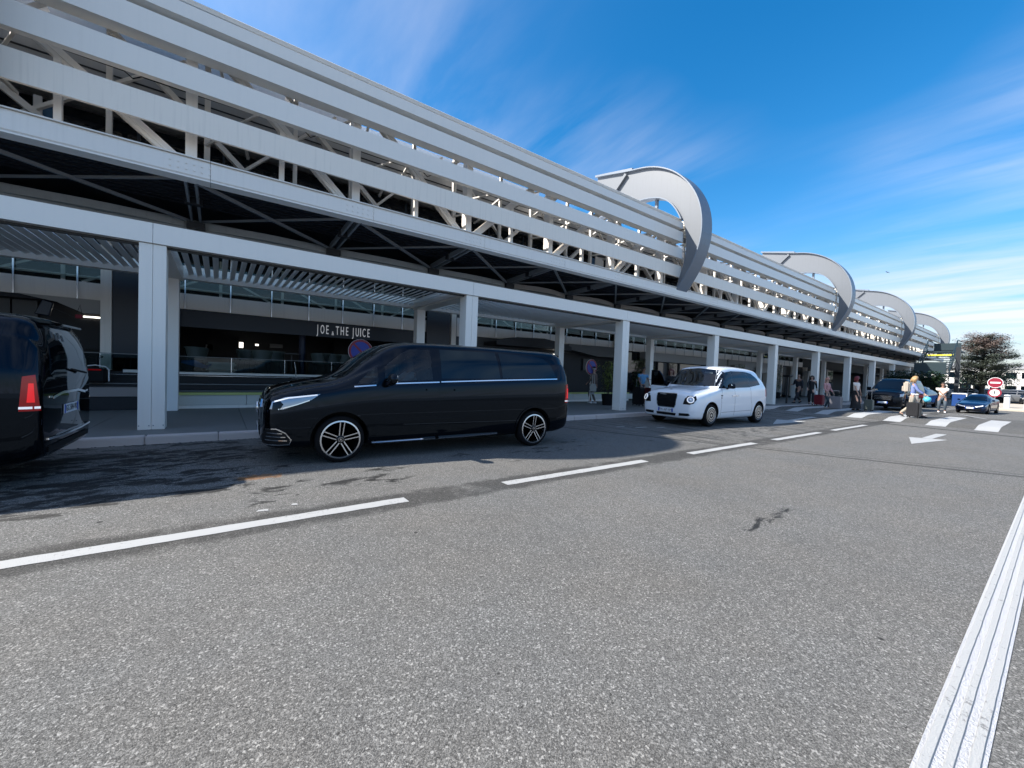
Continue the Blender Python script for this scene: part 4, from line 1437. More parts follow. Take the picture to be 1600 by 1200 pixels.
def make_van(label, group, driver=True, detail=True, platetxt='GC-504-VK'):
    root = empty('passenger_van', (0, 0, 0), label, 'van', group)
    st = van_stations()
    c = Car(st, root, M['car_black'], 96)
    for x in (1.0, 4.52):
        c.arch(x, .35, .405, .985)
    q1 = [(1.22, 1.165), (1.30, 1.25), (1.53, 1.46), (1.535, 1.175)]
    dw = [(1.64, 1.215), (1.64, 1.44), (1.88, 1.64), (2.07, 1.74), (2.41, 1.755), (2.42, 1.25), (1.9, 1.225)]
    ws = [(-.74, 1.27), (-.62, 1.65), (-.55, 1.765), (0, 1.80), (.55, 1.765), (.62, 1.65), (.74, 1.27), (0, 1.245)]
    cav = loft(st, 40, inset=.085, xr=(1.32, 5.2))
    c.finish(cav, [hole(q1, 'y', -2, 2), hole(dw, 'y', -2, 2), hole(ws, 'x', -.6, 2.3)])
    c.patch(q1, 'L', M['car_window'], 'quarter_window', mirror=True)
    c.patch(dw, 'L', M['car_window'], 'front_window', mirror=True)
    c.patch(ws, 'F', M['windscreen'], 'windscreen', step=.08)
    c.patch([(2.58, 1.275), (2.585, 1.77), (3.70, 1.775), (3.74, 1.30)], 'L', M['privacy'], 'rear_side_window', mirror=True)
    c.patch([(3.79, 1.305), (3.77, 1.775), (4.62, 1.755), (4.82, 1.71), (4.95, 1.60), (5.07, 1.35)], 'L', M['privacy'], 'rear_quarter_window', mirror=True)
    c.stroke([(1.18, 1.125), (1.50, 1.15)], 'L', .018, M['chrome'], 'belt_chrome', .008, True, .014)
    c.stroke([(1.66, 1.175), (2.2, 1.20), (2.54, 1.215)], 'L', .018, M['chrome'], 'belt_chrome', .008, True, .014)
    c.stroke([(2.57, 1.22), (3.6, 1.265), (5.08, 1.32)], 'L', .018, M['chrome'], 'belt_chrome', .008, True, .014)
    # shut lines
    for ln in ([(1.56, 1.16), (1.545, .95), (1.52, .36)], [(2.52, 1.80), (2.54, 1.2), (2.54, .30)], [(2.555, 1.80), (3.0, 1.825), (3.72, 1.82), (3.76, 1.3), (3.76, .9), (3.74, .31)], [(1.60, 1.2), (1.62, 1.48), (1.9, 1.74), (2.1, 1.80), (2.52, 1.81)],
               [(2.62, .97), (4.95, 1.02)], [(.55, 1.05), (.95, 1.09), (1.12, 1.13), (1.17, 1.2)]):
        c.stroke(ln, 'L', .007, M['gloss_black'], 'shut_line', .0015, True, .004)
    c.stroke([(1.46, .265), (2.5, .275)], 'L', .020, M['chrome'], 'sill_trim', .022, True, .03)
    c.stroke([(2.56, .28), (3.70, .30)], 'L', .020, M['chrome'], 'sill_trim', .022, True, .03)
    c.stroke([(1.44, .235), (3.95, .25)], 'L', .05, M['gloss_black'], 'side_skirt', .018, True, .03)
    # arch lips
    for x in (1.0, 4.52):
        c.stroke([(x + math.cos(a) * .425, .35 + math.sin(a) * .425) for a in np.linspace(rad(5), rad(175), 16)], 'L', .03, M['car_black'], 'arch_lip', .014, True, .02)
    # side crease
    c.stroke([(1.65, .60), (3.0, .62), (3.9, .66)], 'L', .012, M['car_black'], 'door_crease', .006, True, .01)
    for x in (2.30, 2.80):
        c.patch([(x, 1.06), (x + .2, 1.065), (x + .2, 1.11), (x, 1.105)], 'L', M['gloss_black'], 'handle_recess', .002, True)
        c.stroke([(x + .01, 1.088), (x + .19, 1.092)], 'L', .026, M['gloss_black'], 'door_handle', .035, True, .02)
    # headlights
    hl = [(.10, .80), (.13, .90), (.28, .965), (.72, 1.015), (.60, .93), (.42, .86), (.26, .80)]
    for o in c.patch(hl, 'L', M['lamp_glass'], 'headlight', .006, True, .03):
        pass
    c.stroke([(.16, .905), (.32, .955), (.68, 1.00)], 'L', .016, M['lamp_white'], 'daytime_light', .012, True, .01)
    c.stroke([(.20, .80), (.42, .865), (.58, .925)], 'L', .012, M['chrome'], 'lamp_chrome', .010, True, .01)
    c.patch([(.13, .80), (.14, .885), (.22, .915), (.26, .87), (.22, .80)], 'L', M['gloss_black'], 'lamp_housing', .009, True, .03)
    # grille
    c.patch([(-.42, .62), (-.50, .80), (-.40, .90), (.40, .90), (.50, .80), (.42, .62)], 'F', M['plastic'], 'grille', .005)
    for z in (.66, .72, .78, .84):
        c.stroke([(-.44, z), (.44, z)], 'F', .020, M['gloss_black'], 'grille_bar', .022, False, .03)
    c.stroke([(-.40, .90), (-.50, .80), (-.42, .62), (.42, .62), (.50, .80), (.40, .90)], 'F', .014, M['chrome'], 'grille_frame', .018, False, .02, closed=True)
    st_ = MB()
    cy, cz = 0, .76
    st_.lathe([(.095, -.03), (.095, -.045), (.082, -.045), (.082, -.03)], 32, (0, cy, cz), 'x', False)
    for k in range(3):
        a = PI / 2 + 2 * PI * k / 3
        st_.add([(-.044, cy + math.cos(a) * .085, cz + math.sin(a) * .085), (-.04, cy + math.cos(a + 1.05) * .018, cz + math.sin(a + 1.05) * .018),
                 (-.04, cy + math.cos(a - 1.05) * .018, cz + math.sin(a - 1.05) * .018), (-.05, cy, cz)], [(0, 1, 3), (0, 3, 2)])
    me = st_.mesh('s'); link('grille_star', me, M['chrome'], root)
    # lower bumper intakes and chrome fins
    c.patch([(-.40, .36), (-.46, .54), (.46, .54), (.40, .36)], 'F', M['plastic'], 'lower_intake', .004)
    for z in (.40, .46, .52):
        c.stroke([(-.43, z), (.43, z)], 'F', .012, M['gloss_black'], 'intake_bar', .014, False, .02)
    ai = [(.03, .31), (.02, .42), (.06, .52), (.16, .53), (.28, .47), (.36, .36), (.34, .31)]
    c.patch(ai, 'L', M['plastic'], 'corner_intake', .004, True, .03)
    c.stroke([(.06, .525), (.18, .53), (.29, .47), (.36, .37), (.34, .31), (.20, .305), (.04, .31)], 'L', .013, M['chrome'], 'intake_frame', .012, True, .016)
    for z, xa, xb in ((.475, .08, .25), (.425, .07, .29), (.375, .06, .31)):
        c.stroke([(xa, z), (xb, z - .012)], 'L', .012, M['chrome'], 'intake_fin', .012, True, .016)
    # rear
    c.patch([(-.66, 1.22), (-.62, 1.60), (-.55, 1.74), (.55, 1.74), (.62, 1.60), (.66, 1.22)], 'B', M['privacy'], 'rear_window', .004, step=.08)
    c.patch([(5.30, .84), (5.32, 1.20), (5.40, 1.22), (5.435, .84)], 'L', M['tail_red'], 'tail_light', .006, True, .02)
    c.patch([(5.35, .93), (5.36, 1.13), (5.39, 1.13), (5.40, .93)], 'L', M['tail_bright'], 'tail_light_bar', .010, True, .02)
    c.stroke([(5.30, .875), (5.43, .875)], 'L', .024, M['lamp_white'], 'reversing_light', .011, True, .01)
    for sg in (-1, 1):
        c.stroke([(sg * .62, .97), (sg * .72, .975)], 'B', .02, M['chrome'], 'tailgate_badge', .010)
    c.stroke([(-.60, .96), (-.30, 1.0), (.30, 1.0), (.60, .96)], 'B', .03, M['chrome'], 'tailgate_chrome', .012)
    c.stroke([(-.78, .52), (-.4, .50), (.4, .50), (.78, .52)], 'B', .022, M['chrome'], 'bumper_chrome', .020, False, .03)
    c.stroke([(-.74, .40), (.74, .40)], 'B', .06, M['plastic'], 'bumper_insert', .012, False, .02)
    c.stroke([(5.15, 1.84), (5.14, 1.3), (5.13, .4)], 'L', .007, M['gloss_black'], 'shut_line', .0015, True, .004)
    plate(root, Matrix.Translation((5.465, 0, .80)) @ FACE_FRONTX, platetxt)
    plate(root, Matrix.Translation((-.035, 0, .46)) @ FACE_BACKX, platetxt)
    for k, (yy, zz_) in enumerate(((-.5, 1.68), (-.4, 1.655), (-.3, 1.675), (-.2, 1.65))):
        c.patch([(yy, zz_ - .05), (yy + .015, zz_ + .02), (yy + .07, zz_ + .02), (yy + .06, zz_ - .05)], 'B', M['shop_grey'], 'window_sticker', .007, False, .04)
    sp = MB().prism([(5.16, 1.868), (5.43, 1.808), (5.43, 1.785), (5.16, 1.80)], -.56, .56, 'y')
    sp.build('roof_spoiler', M['car_black'], root, bevel=.008, seg=2)
    MB().bar((5.475, -.05, 1.27), (5.50, .42, 1.22), .02, .02).build('rear_wiper', M['plastic'], root)
    # mirrors
    for sg in (-1, 1):
        mb = MB().lathe([(.0, -.13), (.06, -.12), (.085, -.06), (.09, .0), (.085, .06), (.06, .11), (0, .125)], 20, (0, 0, 0), 'y')
        me = mb.mesh('mirror')
        me.transform(Matrix.Translation((1.70, sg * 1.13, 1.255)) @ Matrix.Diagonal((.75, 1.0, .95, 1)))
        o = link('door_mirror', me, M['car_black'], root, True)
        MB().bar((1.70, sg * .95, 1.17), (1.71, sg * 1.08, 1.21), .10, .05).build('mirror_arm', M['gloss_black'], o)
        MB().box(1.755, sg * 1.06 - .06, 1.20, 1.765, sg * 1.20 + .02, 1.31).build('mirror_glass', M['alu'], o)
    # wipers and cowl
    MB().bar((.98, -.55, 1.245), (1.13, .15, 1.33), .02, .015).build('wiper', M['plastic'], root)
    MB().bar((.98, .1, 1.255), (1.13, .75, 1.31), .02, .015).build('wiper', M['plastic'], root)
    # windscreen papers
    MB().add([(1.36, -.52, 1.475), (1.36, -.42, 1.475), (1.42, -.42, 1.53), (1.42, -.52, 1.53)], [(0, 1, 2, 3)]).build('paper_badge', M['sign_white'], root)
    # seats, dash, wheel
    MB().box(1.4, -.78, .75, 1.62, .78, 1.16).build('dashboard', M['seat_dark'], root, bevel=.03)
    for x, sy in ((2.25, -.42), (2.25, .42), (3.3, -.45), (3.3, .45), (4.2, -.45), (4.2, .45)):
        mb = MB().box(x - .3, sy - .25, .65, x + .22, sy + .25, .82)
        mb.box(x + .16, sy - .25, .8, x + .30, sy + .25, 1.42)
        mb.box(x + .18, sy - .13, 1.42, x + .28, sy + .13, 1.64)
        mb.build('seat', M['seat_beige'], root, bevel=.03, seg=2)
    sw = MB()
    for k in range(20):
        a, b_ = 2 * PI * k / 20, 2 * PI * (k + 1) / 20
        sw.bar((1.72 + .05 * math.sin(a), -.42 + .18 * math.cos(a), 1.16 + .17 * math.sin(a)), (1.72 + .05 * math.sin(b_), -.42 + .18 * math.cos(b_), 1.16 + .17 * math.sin(b_)), .025, .025)
    sw.build('steering_wheel', M['seat_dark'], root)
    for x in (1.0, 4.52):
        for sg in (-1, 1):
            wheel(root, x, sg * .975, .345, .345, sg, 'van')
    return root


def simple_car(label, group, paint, st, wheels, wr_, wins, name='parked_car', cat='car', ws=None, rw=None, wheel_style='plain', hl=None, tl=None, nx=44, wheel_w=None):
    root = empty(name, (0, 0, 0), label, cat, group)
    c = Car(st, root, paint, nx)
    wm_ = max(s[1] for s in st)
    for x in wheels: c.arch(x, wr_ + .01, wr_ + .05, wm_)
    c.finish()
    for w_ in wins: c.patch(w_, 'L', M['privacy'], 'side_window', mirror=True, step=.12)
    if ws: c.patch(ws, 'F', M['privacy'], 'windscreen', step=.12)
    if rw: c.patch(rw, 'B', M['privacy'], 'rear_window', step=.12)
    if hl: c.patch(hl, 'L', M['lamp_glass'], 'headlight', .006, True, .06, .02)
    if tl: c.patch(tl, 'L', M['tail_red'], 'tail_light', .006, True, .06, .02)
    for x in wheels:
        for sg in (-1, 1): wheel(root, x, sg * (wm_ - .015), wr_, wr_, sg, wheel_style, .2)
    return root, c

# --- white taxi
def make_taxi():
    root = empty('electric_taxi', (0, 0, 0), 'white rounded retro-style taxi with large black square grille', 'taxi')
    st = [(0.00, .70, .30, .60, .55, .74, .02),
          (0.03, .80, .25, .68, .66, .90, .02),
          (0.10, .88, .22, .78, .74, .99, .03),
          (0.25, .93, .21, .88, .78, 1.045, .04),
          (0.50, .955, .20, .94, .79, 1.08, .05),
          (0.90, .965, .20, 1.02, .79, 1.12, .055),
          (1.22, .97, .20, 1.09, .79, 1.17, .055),
          (1.38, .97, .20, 1.12, .79, 1.38, .05),
          (1.58, .97, .20, 1.14, .785, 1.66, .05),
          (1.78, .97, .20, 1.15, .78, 1.79, .045),
          (2.15, .97, .20, 1.155, .78, 1.835, .04),
          (2.70, .97, .20, 1.17, .78, 1.85, .04),
          (3.40, .97, .20, 1.19, .78, 1.83, .04),
          (3.85, .965, .21, 1.21, .775, 1.795, .04),
          (4.15, .955, .24, 1.22, .75, 1.70, .035),
          (4.33, .935, .28, 1.20, .71, 1.53, .03),
          (4.45, .89, .32, 1.05, .62, 1.22, .02),
          (4.52, .80, .36, .85, .52, .95, .02)]
    c = Car(st, root, M['car_white'], 96)
    WX = (.86, 3.80)
    for x in WX: c.arch(x, .35, .405, .97)
    fw = [(1.50, 1.165), (1.66, 1.42), (1.82, 1.66), (2.12, 1.70), (2.14, 1.17)]
    rw = [(2.22, 1.185), (2.22, 1.715), (3.06, 1.72), (3.16, 1.21)]
    qw = [(3.24, 1.225), (3.14, 1.715), (3.50, 1.67), (3.78, 1.50), (3.90, 1.30)]
    ws = [(-.76, 1.22), (-.66, 1.62), (-.58, 1.74), (0, 1.79), (.58, 1.74), (.66, 1.62), (.76, 1.22), (0, 1.205)]
    cav = loft(st, 40, inset=.085, xr=(1.50, 4.1))
    c.finish(cav, [hole(fw, 'y', -2, 2), hole(rw, 'y', -2, 2), hole(qw, 'y', -2, 2), hole(ws, 'x', -.6, 2.1)], use_self=True)
    c.patch(fw, 'L', M['car_window'], 'front_window', mirror=True)
    c.patch(rw, 'L', M['car_window'], 'rear_side_window', mirror=True)
    c.patch(qw, 'L', M['car_window'], 'rear_quarter_window', mirror=True)
    c.patch(ws, 'F', M['windscreen'], 'windscreen', step=.08)
    # black pillars between the panes
    c.patch([(2.14, 1.175), (2.12, 1.70), (2.22, 1.715), (2.22, 1.185)], 'L', M['gloss_black'], 'door_pillar', .003, True)
    c.patch([(3.16, 1.21), (3.06, 1.72), (3.14, 1.715), (3.24, 1.225)], 'L', M['gloss_black'], 'door_pillar', .003, True)
    c.stroke([(1.44, 1.17), (1.60, 1.40), (1.80, 1.68)], 'L', .06, M['gloss_black'], 'windscreen_pillar', .003, True)
    c.patch([(1.30, 1.155), (1.50, 1.165), (1.66, 1.42), (1.82, 1.66), (1.76, 1.68), (1.60, 1.50), (1.44, 1.27)], 'L', M['gloss_black'], 'windscreen_pillar', .0025, True)
    for sg in (-1, 1):
        c.patch([(sg * .765, 1.22), (sg * .665, 1.62), (sg * .60, 1.735), (sg * .70, 1.74), (sg * .77, 1.62), (sg * .86, 1.22)], 'F', M['gloss_black'], 'windscreen_pillar', .0022, False, .04)
    # grille
    gr = [(-.40, .52), (-.46, .60), (-.50, .90), (-.47, .945), (.47, .945), (.50, .90), (.46, .60), (.40, .52)]
    c.patch([(p[0] * .70, p[1] + .02) for p in gr], 'F', M['plastic'], 'grille', .006)
    for z in np.linspace(.58, .92, 9):
        c.stroke([(-.31, z), (.31, z)], 'F', .010, M['gloss_black'], 'grille_bar', .014, False, .012)
    c.stroke([(p[0] * .70, p[1] + .02) for p in gr], 'F', .018, M['chrome'], 'grille_frame', .016, False, .02, closed=True)
    c.stroke([(.02, .925), (.24, .925)], 'F', .014, M['alu'], 'grille_badge', .022, False, .01)
    MB().lathe([(.035, 0), (.035, .008), (0, .010)], 16, (.22, 0, 1.085), 'z').build('bonnet_badge', M['ink'], root)
    c.stroke([(.34, -.46), (.9, -.62), (1.2, -.70)], 'T', .006, M['plastic'], 'bonnet_line', .001, True)
    # lower bumper slots
    c.patch([(-.32, .30), (-.34, .375), (.34, .375), (.32, .30)], 'F', M['plastic'], 'lower_slot', .004)
    for sg in (-1, 1):
        c.patch([(sg * .44, .31), (sg * .44, .39), (sg * .74, .40), (sg * .78, .35), (sg * .72, .32)], 'F', M['plastic'], 'lower_slot', .004)
    # round lamps in dark surrounds
    for sg in (-1, 1):
        c.patch([(sg * .56, .665), (sg * .60, .84), (sg * .66, .915), (sg * .84, .925), (sg * .885, .82), (sg * .85, .70), (sg * .76, .66)], 'F', M['rim_dark'], 'lamp_surround', .004)
        ctr = c.bvh.ray_cast(Vector((-3, sg * .765, .80)), Vector((1, 0, 0)))
        p, n = ctr[0], ctr[1]
        if n.x > 0: n = -n
        q = n.to_track_quat('Z', 'Y').to_matrix().to_4x4()
        mw = Matrix.Translation(p + n * .0) @ q
        for nm, pr, m_ in (('headlight', [(.105, 0), (.105, .022), (.085, .03), (.0, .032)], M['lamp_glass']), ('lamp_ring', [(.100, .024), (.098, .040), (.078, .040), (.076, .03)], M['lamp_white']), ('lamp_core', [(.045, .030), (.04, .044), (0, .046)], M['chrome'])):
            me = MB().lathe(pr, 32, cap=(nm != 'lamp_ring')).mesh(nm)
            me.transform(mw)
            link(nm, me, m_, root, True)
    plate(root, Matrix.Translation((-.035, 0, .455)) @ FACE_BACKX, 'FW-367-HM')
    plate(root, Matrix.Translation((4.545, 0, .75)) @ FACE_FRONTX, 'FW-367-HM')
    # doors
    for ln in ([(1.44, 1.16), (1.40, .9), (1.38, .30)], [(2.18, 1.17), (2.19, .8), (2.18, .27)], [(2.19, 1.76), (2.19, 1.72)], [(3.20, 1.2), (3.22, .8), (3.30, .62), (3.28, .27)], [(1.42, .42), (3.26, .45)]):
        c.stroke(ln, 'L', .008, M['plastic'], 'shut_line', .0015, True, .004)
    c.stroke([(2.0, .93), (2.13, .932)], 'L', .02, M['alu'], 'door_handle', .03, True, .02)
    c.stroke([(2.24, .934), (2.38, .936)], 'L', .02, M['alu'], 'door_handle', .03, True, .02)
    c.stroke([(2.05, .945), (2.33, .948)], 'L', .012, M['chrome'], 'handle_trim', .012, True, .01)
    c.patch([(1.36, .92), (1.36, .955), (1.46, .955), (1.46, .92)], 'L', M['ink'], 'side_badge', .003, True)
    c.patch([(1.37, .855), (1.37, .88), (1.43, .88), (1.43, .855)], 'L', M['ink'], 'side_badge', .003, True)
    c.stroke([(1.30, .225), (3.36, .235)], 'L', .09, M['plastic'], 'sill', .004, True, .02)
    for x in WX:
        c.stroke([(x + math.cos(a) * .42, .35 + math.sin(a) * .42) for a in np.linspace(rad(8), rad(172), 16)], 'L', .022, M['car_white'], 'arch_lip', .010, True, .016)
    c.patch([(4.30, .90), (4.28, 1.15), (4.37, 1.15), (4.44, .90)], 'L', M['tail_red'], 'tail_light', .006, True, .03)
    for x in WX:
        for sg in (-1, 1): wheel(root, x, sg * .955, .345, .345, sg, 'taxi')
    for sg in (-1, 1):
        me = MB().lathe([(.0, -.12), (.06, -.11), (.085, -.05), (.085, .05), (.055, .10), (0, .115)], 18, (0, 0, 0), 'y').mesh('m')
        me.transform(Matrix.Translation((1.72, sg * 1.08, 1.24)) @ Matrix.Diagonal((.7, 1.0, .95, 1)))
        o = link('door_mirror', me, M['gloss_black'], root, True)
        MB().bar((1.72, sg * .94, 1.16), (1.72, sg * 1.04, 1.20), .08, .05).build('mirror_arm', M['gloss_black'], o)
    # inside
    MB().box(1.52, -.76, .7, 1.75, .76, 1.12).build('dashboard', M['seat_dark'], root, bevel=.03)
    for x, sy in ((2.45, .42), (3.5, -.4), (3.5, .4)):
        mb = MB().box(x - .3, sy - .24, .6, x + .2, sy + .24, .78)
        mb.box(x + .15, sy - .24, .76, x + .28, sy + .24, 1.36)
        mb.box(x + .17, sy - .12, 1.36, x + .26, sy + .12, 1.56)
        mb.build('seat', M['seat_dark'], root, bevel=.03)
    MB().add([(1.765, -.42, 1.62), (1.765, -.16, 1.635), (1.80, -.16, 1.69), (1.80, -.42, 1.675)], [(0, 1, 2, 3)]).build('sun_strip', M['sign_white'], root)
    MB().box(1.56, -.5, 1.125, 1.66, -.28, 1.15).build('dash_paper', M['sign_white'], root)
    MB().bar((1.24, -.5, 1.21), (1.36, .1, 1.30), .02, .015).build('wiper', M['plastic'], root)
    # far front door standing open
    d = MB()
    th = rad(62)
    hx, hy = 1.42, .985
    def dp(a, z): return (hx + math.cos(th) * a * .30, hy + math.sin(th) * a, z)
    def panel(pts, t=.05):
        nn = Vector((-math.sin(th), math.cos(th) * .3, 0)).normalized() * t
        v = [Vector(dp(*p)) for p in pts] + [Vector(dp(*p)) + nn for p in pts]
        n = len(pts)
        return v, [tuple(range(n))[::-1], tuple(range(n, 2 * n))] + [(k, (k + 1) % n, n + (k + 1) % n, n + k) for k in range(n)]
    do = MB().add(*panel([(0, .30), (0, 1.14), (.80, 1.16), (.80, .30)])).build('open_door', M['car_white'], root, bevel=.012)
    for pts in ([(0, 1.15), (.20, 1.50), (.26, 1.50), (.07, 1.15)], [(.20, 1.50), (.40, 1.68), (.80, 1.70), (.80, 1.64), (.42, 1.63), (.26, 1.49)], [(.75, 1.15), (.75, 1.66), (.80, 1.66), (.80, 1.15)]):
        MB().add(*panel(pts)).build('window_frame', M['gloss_black'], do)
    MB().add(*panel([(.08, 1.16), (.28, 1.50), (.43, 1.63), (.75, 1.64), (.75, 1.16)], .01)).build('door_glass', M['car_window'], do)
    return root

van = make_van('long shiny black passenger van parked at the kerb, front wheel nearest the camera', None, platetxt='GC-504-VK')
van.name = 'passenger_van'
YAW = rad(-3.0)
def place_car(o, x, y, yaw):
    o.location = (x, y, 0)
    o.rotation_euler = (0, 0, yaw)
# origin of the car is its front centre; near side is local -y
place_car(van, .51 + .98 * math.sin(-YAW) * 0, 6.28 + .985 + .02, YAW)
van2 = copy_tree(van)
van2['label'] = 'black van cut off by the left picture edge, rear with red tail light showing'
place_car(van2, -1.50 - 5.45, 7.36, rad(-1.0))
van['group'] = van2['group'] = 'black passenger vans by the kerb'
taxi = make_taxi()
place_car(taxi, 12.02 - .86, 6.24 + .97 + .03, rad(-1.8))

# dark van beyond the crossing
st_v = [(0.00, .70, .32, .80, .55, .88, .02), (0.06, .84, .26, .92, .70, 1.02, .02), (0.25, .93, .23, 1.0, .78, 1.12, .03), (0.75, .97, .23, 1.10, .80, 1.22, .04),
        (1.0, .975, .23, 1.14, .81, 1.38, .04), (1.45, .975, .23, 1.17, .80, 1.74, .04), (1.8, .975, .23, 1.18, .79, 1.87, .03), (3.2, .975, .23, 1.2, .79, 1.90, .03),
        (4.8, .97, .25, 1.2, .77, 1.88, .03), (4.98, .90, .35, 1.15, .70, 1.70, .02), (5.02, .8, .4, 1.0, .6, 1.4, .02)]
fv, fc = simple_car('dark blue-black van stopped beyond the crossing behind the women with cases', None, M['car_black'], st_v, (.95, 4.0), .34,
                    [[(1.25, 1.22), (1.6, 1.66), (2.1, 1.74), (2.1, 1.22)], [(2.2, 1.22), (2.2, 1.76), (3.3, 1.76), (3.3, 1.24)], [(3.4, 1.24), (3.4, 1.76), (4.6, 1.7), (4.75, 1.26)]],
                    name='parked_van', cat='van', ws=[(-.72, 1.30), (-.60, 1.75), (0, 1.80), (.60, 1.75), (.72, 1.30)], hl=[(.05, .82), (.10, .98), (.45, 1.04), (.30, .88)], nx=70)
fc.patch([(-.42, .62), (-.45, .88), (.45, .88), (.42, .62)], 'F', M['plastic'], 'grille')
for z in (.68, .76, .84): fc.stroke([(-.43, z), (.43, z)], 'F', .018, M['alu'], 'grille_bar', .012)
plate(fv, Matrix.Translation((-.02, 0, .48)) @ FACE_BACKX, '')
for sg in (-1, 1):
    MB().box(1.28, sg * 1.0, 1.14, 1.40, sg * 1.22, 1.36).build('door_mirror', M['gloss_black'], fv, bevel=.03)
MB().add([(1.30, -.6, 1.62), (1.30, -.48, 1.62), (1.37, -.48, 1.68), (1.37, -.6, 1.68)], [(0, 1, 2, 3)]).build('windscreen_badge', M['sign_white'], fv)
fv.scale = (.92, .88, .98)
place_car(fv, 31.0, 6.25, rad(-3))

# dark blue low sports saloon
st_s = [(0.00, .72, .30, .42, .60, .50, .0), (0.05, .84, .22, .52, .72, .60, .01), (0.25, .93, .18, .64, .80, .70, .02), (0.8, .97, .17, .74, .82, .80, .03), (1.35, .975, .17, .82, .80, .90, .03),
        (1.75, .975, .17, .86, .72, 1.10, .03), (2.15, .975, .17, .88, .66, 1.30, .03), (2.6, .975, .17, .90, .64, 1.38, .03), (3.2, .98, .18, .93, .64, 1.34, .03), (3.9, .98, .20, .98, .68, 1.16, .03),
        (4.4, .95, .24, 1.0, .72, 1.04, .02), (4.7, .88, .3, .92, .7, .96, .01), (4.78, .8, .36, .8, .6, .84, 0)]
sp_, scb = simple_car('dark blue low sports saloon facing the camera beside the man in white', None, M['car_navy'], st_s, (.9, 3.8), .34,
                     [[(1.62, .90), (2.1, 1.22), (2.6, 1.30), (2.65, .93)], [(2.72, .93), (2.68, 1.30), (3.2, 1.27), (3.75, 1.02)]], name='sports_car', cat='car',
                     ws=[(-.72, .92), (-.55, 1.28), (0, 1.34), (.55, 1.28), (.72, .92)], hl=[(.08, .52), (.10, .60), (.45, .70), (.40, .62)], wheel_style='sport', nx=70)
for sg in (-1, 1):
    scb.stroke([(sg * .30, .50), (sg * .5, .535), (sg * .74, .60)], 'F', .045, M['lamp_white'], 'light_strip', .012)
    MB().box(1.62, sg * .95, .90, 1.74, sg * 1.12, 1.03).build('door_mirror', M['car_navy'], sp_, bevel=.03)
scb.patch([(-.62, .24), (-.66, .36), (.66, .36), (.62, .24)], 'F', M['plastic'], 'lower_intake')
plate(sp_, Matrix.Translation((-.03, 0, .42)) @ FACE_BACKX, '')
sp_.scale = (.78, .66, .80)
place_car(sp_, 34.9, 3.25, rad(-4))

# hatchbacks parked further on
st_h = [(0.00, .66, .30, .52, .5, .60, .0), (0.06, .78, .22, .66, .62, .78, .02), (0.3, .86, .2, .78, .70, .90, .03), (0.9, .89, .19, .88, .72, 1.0, .03), (1.2, .89, .19, .92, .70, 1.12, .03), (1.7, .89, .19, .94, .62, 1.42, .03),
        (2.2, .89, .19, .95, .60, 1.48, .03), (3.2, .89, .2, .98, .60, 1.45, .03), (3.8, .88, .22, 1.0, .58, 1.3, .02), (4.1, .84, .28, .98, .55, 1.08, .02), (4.2, .76, .34, .8, .5, .9, .0)]
hw = [[(1.35, .97), (1.75, 1.34), (2.15, 1.4), (2.2, .99)], [(2.28, .99), (2.25, 1.4), (3.2, 1.38), (3.7, 1.04)]]
ba, bc = simple_car('dark blue car half hidden behind the far black van', None, M['car_navy'], st_h, (.8, 3.4), .31, hw, ws=[(-.6, 1.06), (-.5, 1.38), (.5, 1.38), (.6, 1.06)], hl=[(.08, .66), (.12, .76), (.4, .82), (.3, .70)], nx=36)
place_car(ba, 38.6, 6.6, rad(-3))
cols_p = [('car_grey_far', (.10, .105, .11), 'grey hatchback'), ('car_black_far', (.012, .013, .015), 'black hatchback'), ('car_white_far', (.7, .7, .7), 'white hatchback'), ('car_red_far', (.20, .02, .02), 'dark red hatchback'), ('car_silver_far', (.38, .39, .40), 'silver hatchback')]
first = None
spots = [(70, 3.3, 1), (69, .9, 0), (72, -1.6, 1), (78, 5.2, 2), (77, 2.2, 4), (71, -4.2, 3), (86, 6.6, 1), (88, 3.6, 0), (87, .6, 2), (85, -2.8, 1), (64, 1.9, 1)]
wh = ['behind the bollards', 'right of the no-entry sign', 'at the right picture edge', 'in the far car park row', 'in the middle of the car park', 'partly cut by the right edge', 'under the tree', 'in the back row', 'in the back row by the wall', 'in the back row at the edge', 'nearest row behind the sign']
base_car, _ = simple_car('x', None, M['car_black'], st_h, (.8, 3.4), .31, hw, ws=[(-.6, 1.06), (-.5, 1.38), (.5, 1.38), (.6, 1.06)], hl=[(.08, .66), (.12, .76), (.4, .82), (.3, .70)], nx=30)
for i, (x, y, k) in enumerate(spots):
    o = base_car if i == 0 else copy_tree(base_car)
    nm, colr, lb = cols_p[k]
    if nm not in M: M[nm] = mat(nm, colr, .3, coat=1.0)
    for ch in o.children:
        if ch.name.split('.')[0] == 'body':
            ch.data = ch.data.copy() if i else ch.data
            ch.data.materials[0] = M[nm]
    o['label'] = lb + ' parked ' + wh[i]
    o['group'] = 'cars in the far car park'
    place_car(o, x, y, rad(random.choice((0, 0, 90)) + random.uniform(-4, 4)))

